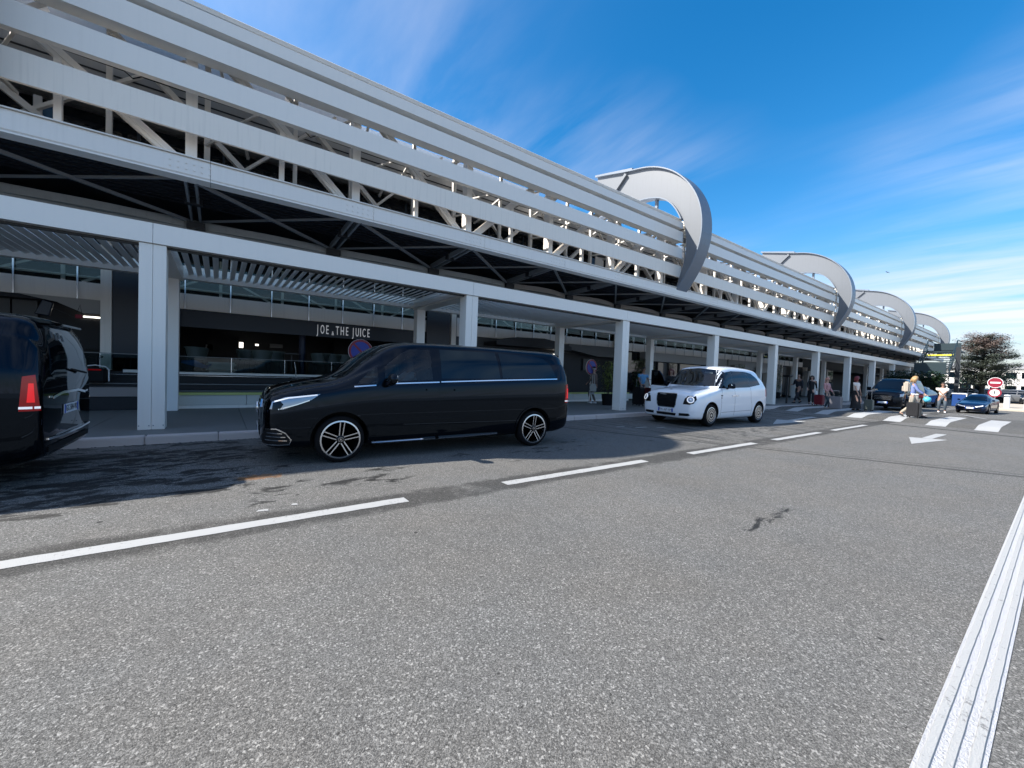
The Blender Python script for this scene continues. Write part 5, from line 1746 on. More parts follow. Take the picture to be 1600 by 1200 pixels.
# ------------------------------------------------------------------ people
def skin_mesh(pts, edges, radii, sub=1):
    me = bpy.data.meshes.new('sk')
    me.from_pydata([tuple(p) for p in pts], edges, [])
    o = bpy.data.objects.new('sk', me)
    COL.objects.link(o)
    md = o.modifiers.new('s', 'SKIN')
    md.use_smooth_shade = True
    md.branch_smoothing = .6
    for i, r in enumerate(radii):
        v = me.skin_vertices[0].data[i]
        v.radius = r if isinstance(r, (tuple, list)) else (r, r)
        v.use_root = (i == 0)
    if sub:
        m2 = o.modifiers.new('u', 'SUBSURF')
        m2.levels = m2.render_levels = sub
    dg = bpy.context.evaluated_depsgraph_get()
    nm = bpy.data.meshes.new_from_object(o.evaluated_get(dg))
    bpy.data.objects.remove(o)
    nm.materials.clear()
    for p in nm.polygons: p.use_smooth = True
    return nm

def ik(a, b, l1, l2, pole):
    """middle joint between a and b with limb lengths l1, l2, bent towards pole"""
    a, b = Vector(a), Vector(b)
    d = b - a
    L = min(d.length, (l1 + l2) * .999)
    u = d.normalized()
    t = (l1 * l1 - l2 * l2 + L * L) / (2 * L)
    h = math.sqrt(max(l1 * l1 - t * t, 0))
    p = Vector(pole)
    p = (p - u * p.dot(u)).normalized()
    return a + u * t + p * h, a + u * L

def person(loc, face, label, H=1.72, skin='skin', hair=('hair_brown', (.05, .03, .02), 'short'), top=('t', (.5, .5, .5), 'short'), legs=('l', (.05, .05, .06), 'trousers'),
           feet=((.0, .10), (.0, -.10)), hands=((.05, .27, .80), (.05, -.27, .80)), shoe=('shoe_white', (.7, .7, .7)), lean=0.0, look=(0, 0), seated=False, fem=False, group=None, build=1.0):
    """local axes: +x forward, +y left, z up; feet are (forward, sideways[, lift])"""
    k = H / 1.72
    root = empty('person', (0, 0, 0), label, 'person', group)
    S = lambda v: Vector(v) * k
    sw = (.165 if fem else .19) * build
    hipz = .93 if not seated else .30
    pel = S((0, 0, hipz))
    f = Vector((math.sin(lean), 0, math.cos(lean)))
    spine = pel + f * .20 * k
    chest = pel + f * .40 * k
    neckb = pel + f * .545 * k
    hd0 = pel + f * .62 * k
    look_v = Vector((math.cos(look[0]), math.sin(look[0]), math.sin(look[1])))
    hc = hd0 + Vector((look_v.x * .02, look_v.y * .02, .10)) * k
    P, E_, R_ = [], [], []
    def add(p, r, par=None):
        P.append(Vector(p))
        R_.append(tuple(x * k for x in r) if isinstance(r, (tuple, list)) else r * k)
        if par is not None: E_.append((par, len(P) - 1))
        return len(P) - 1
    b = build
    i_pel = add(pel, (.105 * b, .085 * b))
    i_sp = add(spine, ((.09 if fem else .10) * b, .07 * b), i_pel)
    i_ch = add(chest, (.105 * b, .075 * b), i_sp)
    i_nb = add(neckb, (.062, .06), i_ch)
    i_n = add(hd0 - f * .01 * k, (.052, .052), i_nb)
    i_h1 = add(hc + Vector((0, 0, -.045)) * k, (.062, .072), i_n)
    i_h2 = add(hc + Vector((0, 0, .02)) * k, (.078, .092), i_h1)
    i_h3 = add(hc + Vector((0, 0, .075)) * k, (.062, .074), i_h2)
    arms, legs_j = [], []
    for sd, hnd in ((1, hands[0]), (-1, hands[1])):
        sh = chest + f * .085 * k + Vector((0, sd * sw, 0)) * k
        hp = S(hnd)
        el, wr = ik(sh, hp, .285 * k, .25 * k, (-.6, sd * .55, -.9))
        i_s = add(sh, .052 * (1 if fem else 1.12) * b, i_ch)
        i_e = add(el, .036 * b, i_s)
        i_w = add(wr, (.026, .02), i_e)
        d = (wr - el).normalized()
        palm = wr + d * .07 * k
        i_p = add(palm, (.034, .016), i_w)
        side = d.cross(Vector((0, 0, 1)))
        side = (side.normalized() if side.length > .1 else Vector((1, 0, 0)))
        for q, (o_, L) in enumerate(((-.026, .070), (-.009, .080), (.009, .076), (.025, .060))):
            b0 = palm + side * o_ * k + d * .02 * k
            i_f = add(b0 + d * .03 * k, .0095, i_p)
            add(b0 + d * .025 * k + (d * .6 + Vector((0, 0, -.5))).normalized() * L * .75 * k, .008, i_f)
        add(wr + d * .05 * k + side * .045 * k, .010, i_p)
        arms.append((sh, el, wr))
    for sd, ft in ((1, feet[0]), (-1, feet[1])):
        hp = pel + Vector((0, sd * .095 * b, -.03)) * k
        lift = ft[2] if len(ft) > 2 else 0
        an = S((ft[0], ft[1], .085 + lift))
        kn, an = ik(hp, an, .44 * k, .43 * k, (1, 0, .1))
        i_h = add(hp, .088 * b, i_pel)
        i_k = add(kn, .055 * b, i_h)
        i_c = add(kn * .6 + an * .4 + Vector((-.01, 0, 0)), .050 * b, i_k)
        i_a = add(an, .036, i_c)
        i_t = add(an + Vector((.11, 0, -.045)) * k, (.036, .026), i_a)
        legs_j.append((hp, kn, an))
    me = skin_mesh(P, E_, R_, 1)
    body = link('body', me, M[skin], root)
    # head details
    q = look_v.to_track_quat('X', 'Z').to_matrix().to_4x4()
    hm = Matrix.Translation(hc) @ q @ Matrix.Scale(k, 4)
    def hd(name, mb, m, sm=True, **kw):
        me = mb.mesh(name, **kw)
        me.transform(hm)
        o = link(name, me, m, root, sm)
        return o
    hd('nose', MB().add([(.088, -.014, -.012), (.088, .014, -.012), (.112, 0, -.012), (.086, 0, .028)], [(0, 2, 3), (2, 1, 3), (0, 1, 2), (0, 3, 1)]), M[skin], False)
    ey = MB()
    for s_ in (-1, 1):
        ey.lathe([(.0, 0), (.009, .002), (.0, .006)], 8, (.086, s_ * .03, .022), 'x')
    hd('eyes', ey, M['ink'])
    hd('mouth', MB().box(.080, -.022, -.046, .090, .022, -.038), cmat('lip', (.30, .10, .09)), False)
    for s_ in (-1, 1):
        hd('ear', MB().lathe([(.0, -.010), (.020, -.004), (.022, .004), (.0, .010)], 10, (0, s_ * .084, .0), 'y'), M[skin])
    # hair: shell over the skull, lower at the back
    hn, hcol, hst = hair
    hmt = cmat(hn, hcol, .55)
    if hst != 'bald':
        vs, fs = [], []
        nu, nv = 18, 10
        for j in range(nv + 1):
            for i in range(nu):
                a = 2 * PI * i / nu
                back = (1 - math.cos(a)) / 2
                low = (-.02 + .085 * (1 - back)) if hst == 'short' else (.07 * (1 - back) - .03)
                top_ = .125
                t = j / nv
                z = top_ + (low - top_) * t
                zz_ = max(min((z - .005) / .125, 1), -1)
                rr = math.sqrt(max(1 - zz_ * zz_, .02)) if z > .005 else 1
                rr = min(rr, 1) * (1.0 + random.uniform(-.02, .03))
                vs.append((math.cos(a) * .102 * rr - .008, math.sin(a) * .092 * rr, z))
        for j in range(nv):
            for i in range(nu):
                fs.append((j * nu + i, j * nu + (i + 1) % nu, (j + 1) * nu + (i + 1) % nu, (j + 1) * nu + i))
        fs.append(tuple(range(nu)))
        hd('hair', MB().add(vs, fs), hmt)
        if hst in ('long', 'bob', 'pony'):
            L = {'long': .34, 'bob': .16, 'pony': .30}[hst]
            mb = MB()
            n_ = 26 if hst != 'pony' else 8
            for i in range(n_):
                if hst == 'pony':
                    a0 = PI + random.uniform(-.3, .3); r0 = .10
                else:
                    a0 = rad(70) + (2 * PI - rad(140)) * i / (n_ - 1); r0 = .095
                x, y = math.cos(a0) * r0, math.sin(a0) * r0 * .95
                ll = L * random.uniform(.8, 1.1)
                mb.tube([(x * .9, y * .9, .07), (x * 1.08, y * 1.08, .0), (x * 1.12 - .01, y * 1.15, -ll * .5), (x * .95 - .02 + random.uniform(-.02, .02), y + random.uniform(-.02, .02), -ll)], [.020, .026, .024, .008], 6)
            hd('long_hair', mb, hmt)
    # clothes
    tn, tc_, ts = top
    tm = cmat(tn, tc_)
    P2, E2, R2 = [], [], []
    def add2(p, r, par=None):
        P2.append(Vector(p)); R2.append(tuple(x * k for x in r) if isinstance(r, (tuple, list)) else r * k)
        if par is not None: E2.append((par, len(P2) - 1))
        return len(P2) - 1
    hem = -.04 if ts != 'coat' else -.30
    a0 = add2(pel + f * hem * k, (.150 * b, .122 * b))
    a1 = add2(spine, ((.150 if fem else .165) * b, .130 * b), a0)
    a2 = add2(chest, (.158 * b, .128 * b), a1)
    add2(chest + f * .115 * k, (.085, .075), a2)
    for sh, el, wr in arms:
        i_ = add2(sh, .070 * b, a2)
        if ts == 'short':
            add2(sh * .35 + el * .65, .060 * b, i_)
        else:
            j_ = add2(el, .052 * b, i_)
            add2(el * .12 + wr * .88, .040 * b, j_)
    me = skin_mesh(P2, E2, R2, 1)
    nrm = me
    for v in me.vertices:
        v.co += Vector((random.uniform(-1, 1), random.uniform(-1, 1), random.uniform(-1, 1))) * .003
    link('top', me, tm, root)
    ln_, lc_, ls = legs
    lm = cmat(ln_, lc_)
    if ls in ('trousers', 'shorts', 'wide'):
        P2, E2, R2 = [], [], []
        a0 = add2(pel + Vector((0, 0, .05 * k)), (.138 * b, .112 * b))
        a1 = add2(pel + Vector((0, 0, -.05)) * k, (.140 * b, .115 * b), a0)
        for hp, kn, an in legs_j:
            i_ = add2(hp + Vector((0, 0, -.08)) * k, .100 * b, a1)
            wd_ = .09 if ls == 'wide' else .068
            if ls == 'shorts':
                add2(hp * .15 + kn * .85, .08 * b, i_)
            else:
                j_ = add2(kn, wd_ * b, i_)
                add2(kn * .08 + an * .92, wd_ * .85, j_)
        me = skin_mesh(P2, E2, R2, 1)
        link('trousers' if ls != 'shorts' else 'shorts', me, lm, root)
    else:
        an_ = (legs_j[0][2] + legs_j[1][2]) / 2
        zl = {'long_skirt': .10, 'skirt': .45}[ls]
        prof = []
        mb = MB()
        nz, nu = 10, 28
        vs, fs = [], []
        for j in range(nz + 1):
            t = j / nz
            z = (hipz + .10) * (1 - t) + zl * t
            c = pel * (1 - t) + Vector((an_.x, an_.y, 0)) * t
            for i in range(nu):
                a = 2 * PI * i / nu
                r = (.14 + .10 * t + .012 * t * math.sin(a * 7)) * b
                vs.append((c.x + math.cos(a) * r * k * .9, c.y + math.sin(a) * r * k, z * k))
        for j in range(nz):
            for i in range(nu):
                fs.append((j * nu + i, j * nu + (i + 1) % nu, (j + 1) * nu + (i + 1) % nu, (j + 1) * nu + i))
        mb.add(vs, fs).build('skirt', lm, root, smooth=True)
    for (hp, kn, an), ft in zip(legs_j, feet):
        mb = MB()
        pr = [(-.07, .0), (-.075, .05), (-.04, .085), (.05, .075), (.13, .045), (.17, .02), (.17, .0)]
        vs = [(p[0], -.038 if True else 0, p[1]) for p in pr] + [(p[0], .038, p[1]) for p in pr]
        n = len(pr)
        mb.add(vs, [tuple(range(n)), tuple(range(n, 2 * n))[::-1]] + [(i, (i + 1) % n, n + (i + 1) % n, n + i) for i in range(n)])
        me = mb.mesh('shoe', bevel=.012)
        lift = ft[2] if len(ft) > 2 else 0
        me.transform(Matrix.Translation((an.x, an.y, an.z - .085 * k)) @ Matrix.Rotation(rad(28 if lift > .03 else 0), 4, 'Y') @ Matrix.Scale(k, 4))
        link('shoe', me, cmat(*shoe), root)
    root.location = loc
    root.rotation_euler = (0, 0, face)
    return root

def suitcase(loc, rot, label, colr, size=(.44, .26, .62), tall=1.02, name='suitcase'):
    r = empty(name, (0, 0, 0), label, 'suitcase', 'rolling suitcases')
    w, d, h = size
    m = cmat(colr[0], colr[1], .45)
    MB().box(-w / 2, -d / 2, .06, w / 2, d / 2, .06 + h).build('shell', m, r, bevel=.035, seg=2)
    for k in range(5):
        x = -w / 2 + w * (k + 1) / 6
        for s in (-1, 1):
            MB().box(x - .012, s * (d / 2) - .006, .12, x + .012, s * (d / 2) + .006, h).build('ridge', m, r)
    for sx in (-1, 1):
        for sy in (-1, 1):
            MB().lathe([(.0, -.012), (.028, -.012), (.028, .012), (0, .012)], 12, (sx * (w / 2 - .05), sy * (d / 2 - .04), .03), 'y').build('castor', M['plastic'], r)
    hb = MB()
    for sx in (-1, 1):
        hb.tube([(sx * w * .27, 0, h + .05), (sx * w * .27, 0, tall)], .009, 6)
    hb.tube([(-w * .27, 0, tall), (w * .27, 0, tall)], .014, 6)
    hb.build('handle', M['alu'], r)
    r.location = loc
    r.rotation_euler = (0, 0, rot)
    return r

# driver of the near van: seated, facing -x
vc = van.location
def in_van(lx, ly):
    c_, s_ = math.cos(YAW), math.sin(YAW)
    return (vc.x + lx * c_ - ly * s_, vc.y + lx * s_ + ly * c_)
dx_, dy_ = in_van(2.22, -.42)
person((dx_, dy_, .56), PI + YAW, 'driver in a pale shirt seated behind the side window of the long black van', 1.72, 'skin_tan', ('hair_black', (.012, .010, .009), 'short'),
       ('shirt_pale', (.42, .43, .44), 'long'), ('trousers_black', (.01, .01, .012), 'trousers'), feet=((.62, .12, -.05), (.62, -.12, -.05)), hands=((.46, .16, .62), (.46, -.16, .62)), seated=True, shoe=('shoe_black', (.012, .012, .012)))

person((14.04, 12.9, .13), rad(95), 'woman in brown coat and pale cap with tote bag, back to the road', 1.66, 'skin', ('hair_dark', (.02, .014, .01), 'short'),
       ('coat_brown', (.16, .115, .10), 'coat'), ('trousers_taupe', (.10, .085, .075), 'trousers'), feet=((.05, .10), (-.05, -.10)), hands=((.15, .24, 1.0), (.02, -.28, .84)), fem=True)
person((16.3, 11.9, .13), rad(-115), 'man in a blue and yellow patterned shirt loading luggage beside the white taxi', 1.74, 'skin_tan', ('hair_black', (.012, .010, .009), 'short'),
       ('shirt_blue', (.10, .27, .46), 'short'), ('shorts_dark', (.02, .02, .025), 'shorts'), feet=((.05, .12), (-.05, -.12)), hands=((.30, .20, .98), (.28, -.22, .95)), lean=.12, look=(.1, -.4))
person((15.6, 9.9, .13), rad(-160), 'person in dark clothes with reddish hair bending behind the open taxi door', 1.66, 'skin', ('hair_auburn', (.10, .025, .018), 'bob'),
       ('top_black', (.012, .012, .014), 'long'), ('trousers_black', (.01, .01, .012), 'trousers'), feet=((.05, .12), (-.05, -.12)), hands=((.35, .15, 1.0), (.30, -.2, 1.0)), lean=.25, fem=True)
person((29.5, 9.95, .13), rad(155), 'bald man in a dark suit striding left under the canopy', 1.80, 'skin_tan', ('x', (0, 0, 0), 'bald'),
       ('suit_navy', (.012, .014, .020), 'long'), ('suit_trousers', (.012, .014, .020), 'trousers'), feet=((.34, .09), (-.30, -.09, .05)), hands=((-.02, .24, .86), (.28, -.16, 1.12)), shoe=('shoe_black', (.012, .012, .012)), build=1.12)
person((29.2, 9.15, .13), rad(-165), 'dark haired person in black leaning forward with hand on the red suitcase', 1.72, 'skin', ('hair_black', (.012, .010, .009), 'bob'),
       ('top_black', (.012, .012, .014), 'coat'), ('trousers_black', (.01, .01, .012), 'wide'), feet=((.18, .09), (-.25, -.09)), hands=((-.25, .25, .92), (.36, -.18, .98)), shoe=('shoe_black', (.012, .012, .012)), lean=.12, fem=True)
person((27.0, 7.75, .03), rad(-100), 'blonde woman in a pink top under a beige jacket holding a grey suitcase', 1.70, 'skin', ('hair_pink_blond', (.42, .20, .15), 'pony'),
       ('top_pink', (.50, .26, .25), 'long'), ('jeans_dark', (.03, .05, .06), 'trousers'), feet=((.05, .10), (-.02, -.10)), hands=((.18, .24, .93), (.16, -.22, .95)), fem=True, look=(.6, 0))
person((26.4, 6.35, .1), rad(-105), 'red haired woman in a white blouse and long black skirt on the crossing', 1.72, 'skin', ('hair_red', (.15, .02, .025), 'bob'),
       ('blouse_white', (.70, .62, .56), 'short'), ('skirt_black', (.010, .010, .012), 'long_skirt'), feet=((.06, .09), (-.04, -.09)), hands=((.05, .30, .88), (.18, -.16, .86)), fem=True, look=(.5, .05), shoe=('shoe_black', (.012, .012, .012)))
person((24.0, 3.88, .115), rad(-80), 'blonde woman with a beige backpack walking over the zebra crossing', 1.72, 'skin', ('hair_blonde', (.34, .22, .10), 'bob'),
       ('jacket_denim', (.16, .21, .42), 'long'), ('trousers_sand', (.34, .30, .24), 'trousers'), feet=((.34, .09), (-.36, -.09, .07)), hands=((.36, .10, 1.02), (.34, -.14, 1.0)), fem=True, look=(0, -.25), shoe=('shoe_black2', (.03, .03, .03)), lean=.06)
person((34.0, 4.25, 0), rad(-170), 'heavy man in a white T-shirt with folded arms beside the blue sports car', 1.68, 'skin_tan', ('hair_brown', (.05, .03, .02), 'short'),
       ('tshirt_white', (.80, .74, .66), 'short'), ('jeans_grey', (.06, .08, .10), 'trousers'), feet=((.05, .13), (.0, -.13)), hands=((.24, -.04, 1.04), (.24, .04, 1.02)), build=1.22)

suitcase((28.25, 8.45, .13), rad(75), 'dark red upright suitcase beside the person in black', ('case_red', (.16, .012, .022)), (.46, .26, .58))
suitcase((26.35, 7.15, .05), rad(80), 'large grey suitcase in front of the woman in pink', ('case_grey', (.20, .19, .20)), (.50, .30, .66))
suitcase((26.75, 5.90, .115), rad(80), 'small grey-green suitcase held by the woman in the white blouse', ('case_green', (.10, .115, .10)), (.36, .24, .52))
suitcase((23.6, 3.75, .115), rad(80), 'black cabin case pulled by the woman with the backpack', ('case_black', (.012, .012, .014)), (.42, .28, .60), 1.0)
suitcase((15.3, 11.35, .13), rad(80), 'large black suitcase by the man in the patterned shirt', ('case_black', (.012, .012, .014)), (.50, .30, .80), 1.2)
suitcase((15.35, 10.75, .13), rad(80), 'dark wine red suitcase nearest the open taxi door', ('case_wine', (.07, .008, .012)), (.50, .30, .78), 1.2)

bp_ = empty('backpack', (0, 0, 0), 'beige backpack worn by the blonde woman on the crossing', 'backpack')
MB().box(-.10, -.16, -.24, .10, .16, .22).build('bag', cmat('bag_beige', (.38, .33, .27)), bp_, bevel=.05, seg=3)
MB().box(-.14, -.11, -.20, -.09, .11, .02).build('pocket', cmat('bag_beige', (.38, .33, .27)), bp_, bevel=.02)
for s in (-1, 1):
    MB().tube([(.09, s * .09, .18), (.2, s * .1, .2), (.27, s * .1, .05), (.1, s * .1, -.2)], .015, 6).build('strap', cmat('bag_strap', (.2, .17, .14)), bp_)
bp_.location = (23.97, 4.08, 1.42); bp_.rotation_euler = (0, 0, rad(-80))
tb = empty('shopping_bag', (0, 0, 0), 'turquoise bag carried in the hands of the blonde woman', 'bag')
me = MB().lathe([(0, -.16), (.12, -.13), (.16, -.02), (.13, .09), (.05, .14), (0, .145)], 14).mesh('b')
for v in me.vertices: v.co += Vector((random.uniform(-1, 1), random.uniform(-1, 1), random.uniform(-1, 1))) * .018
me.transform(Matrix.Scale(.78, 4))
link('pouch', me, cmat('turq', (.08, .42, .58), .5), tb, True)
tb.location = (23.9, 3.42, .92)
tt = empty('tote_bag', (0, 0, 0), 'white tote bag hanging at the side of the woman in the brown coat', 'bag')
me = MB().prism([(-.15, -.25), (.15, -.25), (.17, -.05), (.09, .10), (-.09, .10), (-.17, -.05)], -.05, .05, 'x').mesh('b', bevel=.02, seg=2)
link('bag', me, cmat('tote_white', (.50, .50, .48)), tt)
MB().tube([(0, -.07, .08), (0, -.02, .50), (0, .05, .50), (0, .07, .08)], .01, 6).build('handles', cmat('tote_white', (.50, .50, .48)), tt)
tt.location = (13.7, 12.6, .95)
cap = empty('cap', (0, 0, 0), 'pale cap on the head of the woman in the brown coat', 'cap')
MB().lathe([(.112, 0), (.108, .04), (.075, .085), (0, .10)], 20).build('crown', cmat('cap_pale', (.45, .45, .44)), cap, smooth=True)
MB().box(.08, -.06, -.005, .19, .06, .008).build('peak', cmat('cap_pale', (.45, .45, .44)), cap, bevel=.004)
cap.location = (14.04, 12.92, .13 + 1.575); cap.rotation_euler = (0, 0, rad(95))

# ------------------------------------------------------------------ signs
def disc(mb, c, r0, r1, y0, y1, n=40):
    return mb.lathe([(r0, y0), (r1, y0), (r1, y1), (r0, y1), (r0, y0)] if r0 > 0 else [(r1, y0), (r1, y1)], n, c, 'y', cap=(r0 <= 0))
def no_parking(x, y, zc, r, label, cross=False, arrows=False):
    root = empty('no_parking_sign', (x, y, .13), label, 'road sign')
    c = (x, y, zc)
    disc(MB(), c, 0, r * .84, -.012, .0).build('blue_face', M['sign_blue'], root)
    disc(MB(), c, r * .80, r * .985, -.018, -.002).build('red_ring', M['sign_red'], root)
    disc(MB(), c, r * .955, r, -.014, .012).build('white_rim', M['sign_white'], root)
    for k in ((1, -1) if cross else (-1,)):
        MB().bar((x - r * .57 * k, y - .016 - (.004 if k > 0 else 0), zc - r * .57), (x + r * .57 * k, y - .016 - (.004 if k > 0 else 0), zc + r * .57), r * .17, .006, (0, 1, 0)).build('red_slash', M['sign_red'], root)
    MB().lathe([(.03, .13), (.03, zc + r * .8)], 12, (x, y + .04, 0)).build('post', M['alu'], root)
    if arrows:
        for k in range(3):
            zp = zc - r - .24 - k * .27
            pl = MB().box(x - .05, y - .012, zp - .12, x + .26, y, zp + .12).build('arrow_plate', M['concrete_far'], root)
            mb = MB()
            mb.box(x, y - .016, zp - .012, x + .2, y - .0125, zp + .012)
            mb.add([(x - .02, y - .0165, zp), (x + .05, y - .0165, zp + .05), (x + .05, y - .0165, zp - .05)], [(0, 1, 2)])
            mb.box(x + .08, y - .017, zp + .03, x + .12, y - .0125, zp + .1)
            mb.build('arrow_mark', M['ink'], pl)
    return root
no_parking(3.42, 12.5, 1.90, .355, 'round blue no-parking sign with one red slash behind the black van bonnet')
no_parking(13.9, 12.95, 1.80, .36, 'round blue sign with pink rim above arrow plates behind the woman with the tote', arrows=True)

sg = empty('no_entry_sign', (47, 3.2, 0), 'red round no-entry sign over a smaller red-ringed sign on a pole', 'road sign')
def xdisc(r0, r1, z, x0, x1, name, m):
    MB().lathe([(r0, x0), (r1, x0), (r1, x1), (r0, x1), (r0, x0)] if r0 > 0 else [(r1, x0), (r1, x1)], 32, (47, 3.2, z), 'x', cap=(r0 <= 0)).build(name, m, sg)
xdisc(0, .37, 1.95, -.02, 0, 'red_face', M['sign_red'])
xdisc(.36, .39, 1.95, -.022, .002, 'white_rim', M['sign_white'])
MB().box(46.965, 2.95, 1.895, 46.975, 3.45, 2.005).build('white_bar', M['sign_white'], sg)
xdisc(0, .33, 1.2, -.02, 0, 'white_face', M['sign_white'])
xdisc(.25, .34, 1.2, -.03, -.021, 'red_ring', M['sign_red'])
mb = MB()
mb.lathe([(0, -.002), (.035, -.002), (.035, .002), (0, .002)], 10, (46.97, 3.2, 1.32), 'x')
mb.bar((46.97, 3.2, 1.28), (46.97, 3.2, 1.16), .02, .05)
mb.bar((46.97, 3.2, 1.17), (46.97, 3.12, 1.06), .02, .03)
mb.bar((46.97, 3.2, 1.17), (46.97, 3.28, 1.07), .02, .03)
mb.build('pedestrian_symbol', M['ink'], sg)
MB().lathe([(.045, 0), (.045, 2.2)], 12, (47.06, 3.2, 0)).build('post', M['alu'], sg)

# bollards on the island
def bollard(x, y, label):
    r = empty('bollard', (0, 0, 0), label, 'bollard', 'white bollards by the road')
    MB().lathe([(.15, 0), (.15, .78), (.155, .80), (.155, .93), (.15, .95), (.0, .97)], 20).build('shaft', M['sign_white'], r, smooth=False)
    MB().lathe([(.158, .80), (.16, .81), (.16, .88), (.158, .89)], 20).build('band', M['alu'], r)
    r.location = (x, y, .12)
bollard(46.3, 2.55, 'left one of the two white bollards on the pale kerb island')
bollard(46.9, 1.65, 'right one of the two white bollards on the pale kerb island')
bollard(45.2, 4.0, 'white bollard just right of the blue bin')
bn = empty('blue_bin', (44.6, 4.7, 0), 'blue square bin with pale frame behind the blue sports car', 'bin')
MB().box(44.3, 4.35, .1, 44.9, 5.05, 1.0).build('body', M['bin_blue'], bn, bevel=.03)
MB().box(44.27, 4.32, 1.0, 44.93, 5.08, 1.07).build('lid', M['sign_white'], bn, bevel=.01)
MB().box(44.27, 4.30, .0, 44.4, 4.345, 1.0).build('frame', M['sign_white'], bn)
ps = empty('dark_post', (28.2, 10.1, .13), 'slim dark metal post with flat head under the canopy left of the walkers', 'post')
MB().box(28.16, 10.06, .13, 28.24, 10.14, 1.75).build('shaft', M['dark_metal'], ps)
MB().box(27.95, 9.9, 1.75, 28.45, 10.3, 1.87).build('head', M['plastic'], ps, bevel=.02)

# ------------------------------------------------------------------ stairs
sr = empty('steel_staircase', (58, 7.7, 0), 'dark grey-green outdoor steel staircase with yellow nosing at the end of the terminal', 'staircase')
y0, y1 = 6.75, 8.75
p_lo, p_hi = (56.2, 2.9), (60.0, 5.25)
for k in range(12):
    u = k / 11
    x = p_lo[0] + (p_hi[0] - p_lo[0]) * u
    z = p_lo[1] + (p_hi[1] - p_lo[1]) * u
    MB().box(x, y0, z - .05, x + .30, y1, z).build('tread', M['stair'], sr)
MB().box(59.1, y0, 4.66, 59.14, y1, 4.80).build('yellow_nosing', M['yellow'], sr)
MB().box(60.0, y0 - .3, 5.1, 63, y1 + .3, 5.25).build('landing', M['stair'], sr)
MB().box(54.4, y0 - .1, 2.72, 56.2, y1 + .1, 2.86).build('landing', M['stair'], sr)
for y in (y0 - .05, y1 + .05):
    MB().bar((56.0, y, 2.8), (60.1, y, 5.3), .05, .32).build('stringer', M['stair'], sr)
    mb = MB()
    mb.tube([(56.1, y, 3.85), (60.1, y, 6.3)], .035, 6)
    mb.tube([(56.1, y, 3.4), (60.1, y, 5.8)], .02, 6)
    mb.tube([(60.1, y, 6.3), (63, y, 6.3)], .035, 6)
    mb.tube([(54.4, y, 3.85), (56.1, y, 3.85)], .035, 6)
    mb.build('handrail', M['stair'], sr)
    for k in range(6):
        u = k / 5
        MB().tube([(56.1 + 4 * u, y, 2.85 + 2.45 * u), (56.1 + 4 * u, y, 3.85 + 2.45 * u)], .03, 6).build('baluster', M['stair'], sr)
MB().box(54.42, y0 - .08, 2.86, 54.46, y1 + .08, 3.75).build('landing_panel', M['stair'], sr)
MB().box(63.0, y0, 5.3, 63.05, y1, 6.2).build('landing_panel', M['stair'], sr)
MB().box(57.7, 6.20, 0, 58.0, 6.50, 5.4).build('mast', M['dark_metal'], sr)
for k in range(9):
    MB().box(54.2 - .0, y0, .18 + .28 * k, 54.5, y1, .24 + .28 * k).build('lower_tread', M['stair'], sr) if k > 4 else None

# ------------------------------------------------------------------ plants
def leaf_cloud(mb, n, fn, size, flat=0.0):
    for _ in range(n):
        c, s = fn()
        a = random.uniform(0, 2 * PI)
        t = random.uniform(-1, 1) * (1 - flat)
        L = size * random.uniform(.6, 1.4) * s
        u = Vector((math.cos(a), math.sin(a), t * .8)).normalized()
        v = u.cross(Vector((random.uniform(-.5, .5), random.uniform(-.5, .5), 1))).normalized()
        mb.add([c - u * L, c + v * L * .45, c + u * L, c - v * L * .45], [(0, 1, 2, 3)])
hedge = empty('climbing_hedge', (53, 8.5, 0), 'dark green overgrown hedge wall below the staircase', 'hedge')
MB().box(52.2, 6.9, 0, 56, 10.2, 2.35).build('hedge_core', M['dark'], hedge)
mb = MB()
def fh():
    f = random.random()
    if f < .65: c = Vector((52.1 + random.uniform(-.18, .15), random.uniform(6.7, 10.3), random.uniform(0, 2.9)))
    elif f < .85: c = Vector((random.uniform(52, 56), 6.8 + random.uniform(-.2, .15), random.uniform(0, 2.6)))
    else: c = Vector((random.uniform(52, 56), random.uniform(6.8, 10.2), 2.45 + random.gauss(0, .22)))
    return c, 1
leaf_cloud(mb, 5200, fh, .11)
o = mb.build('foliage', M['leaf_dark'], hedge)

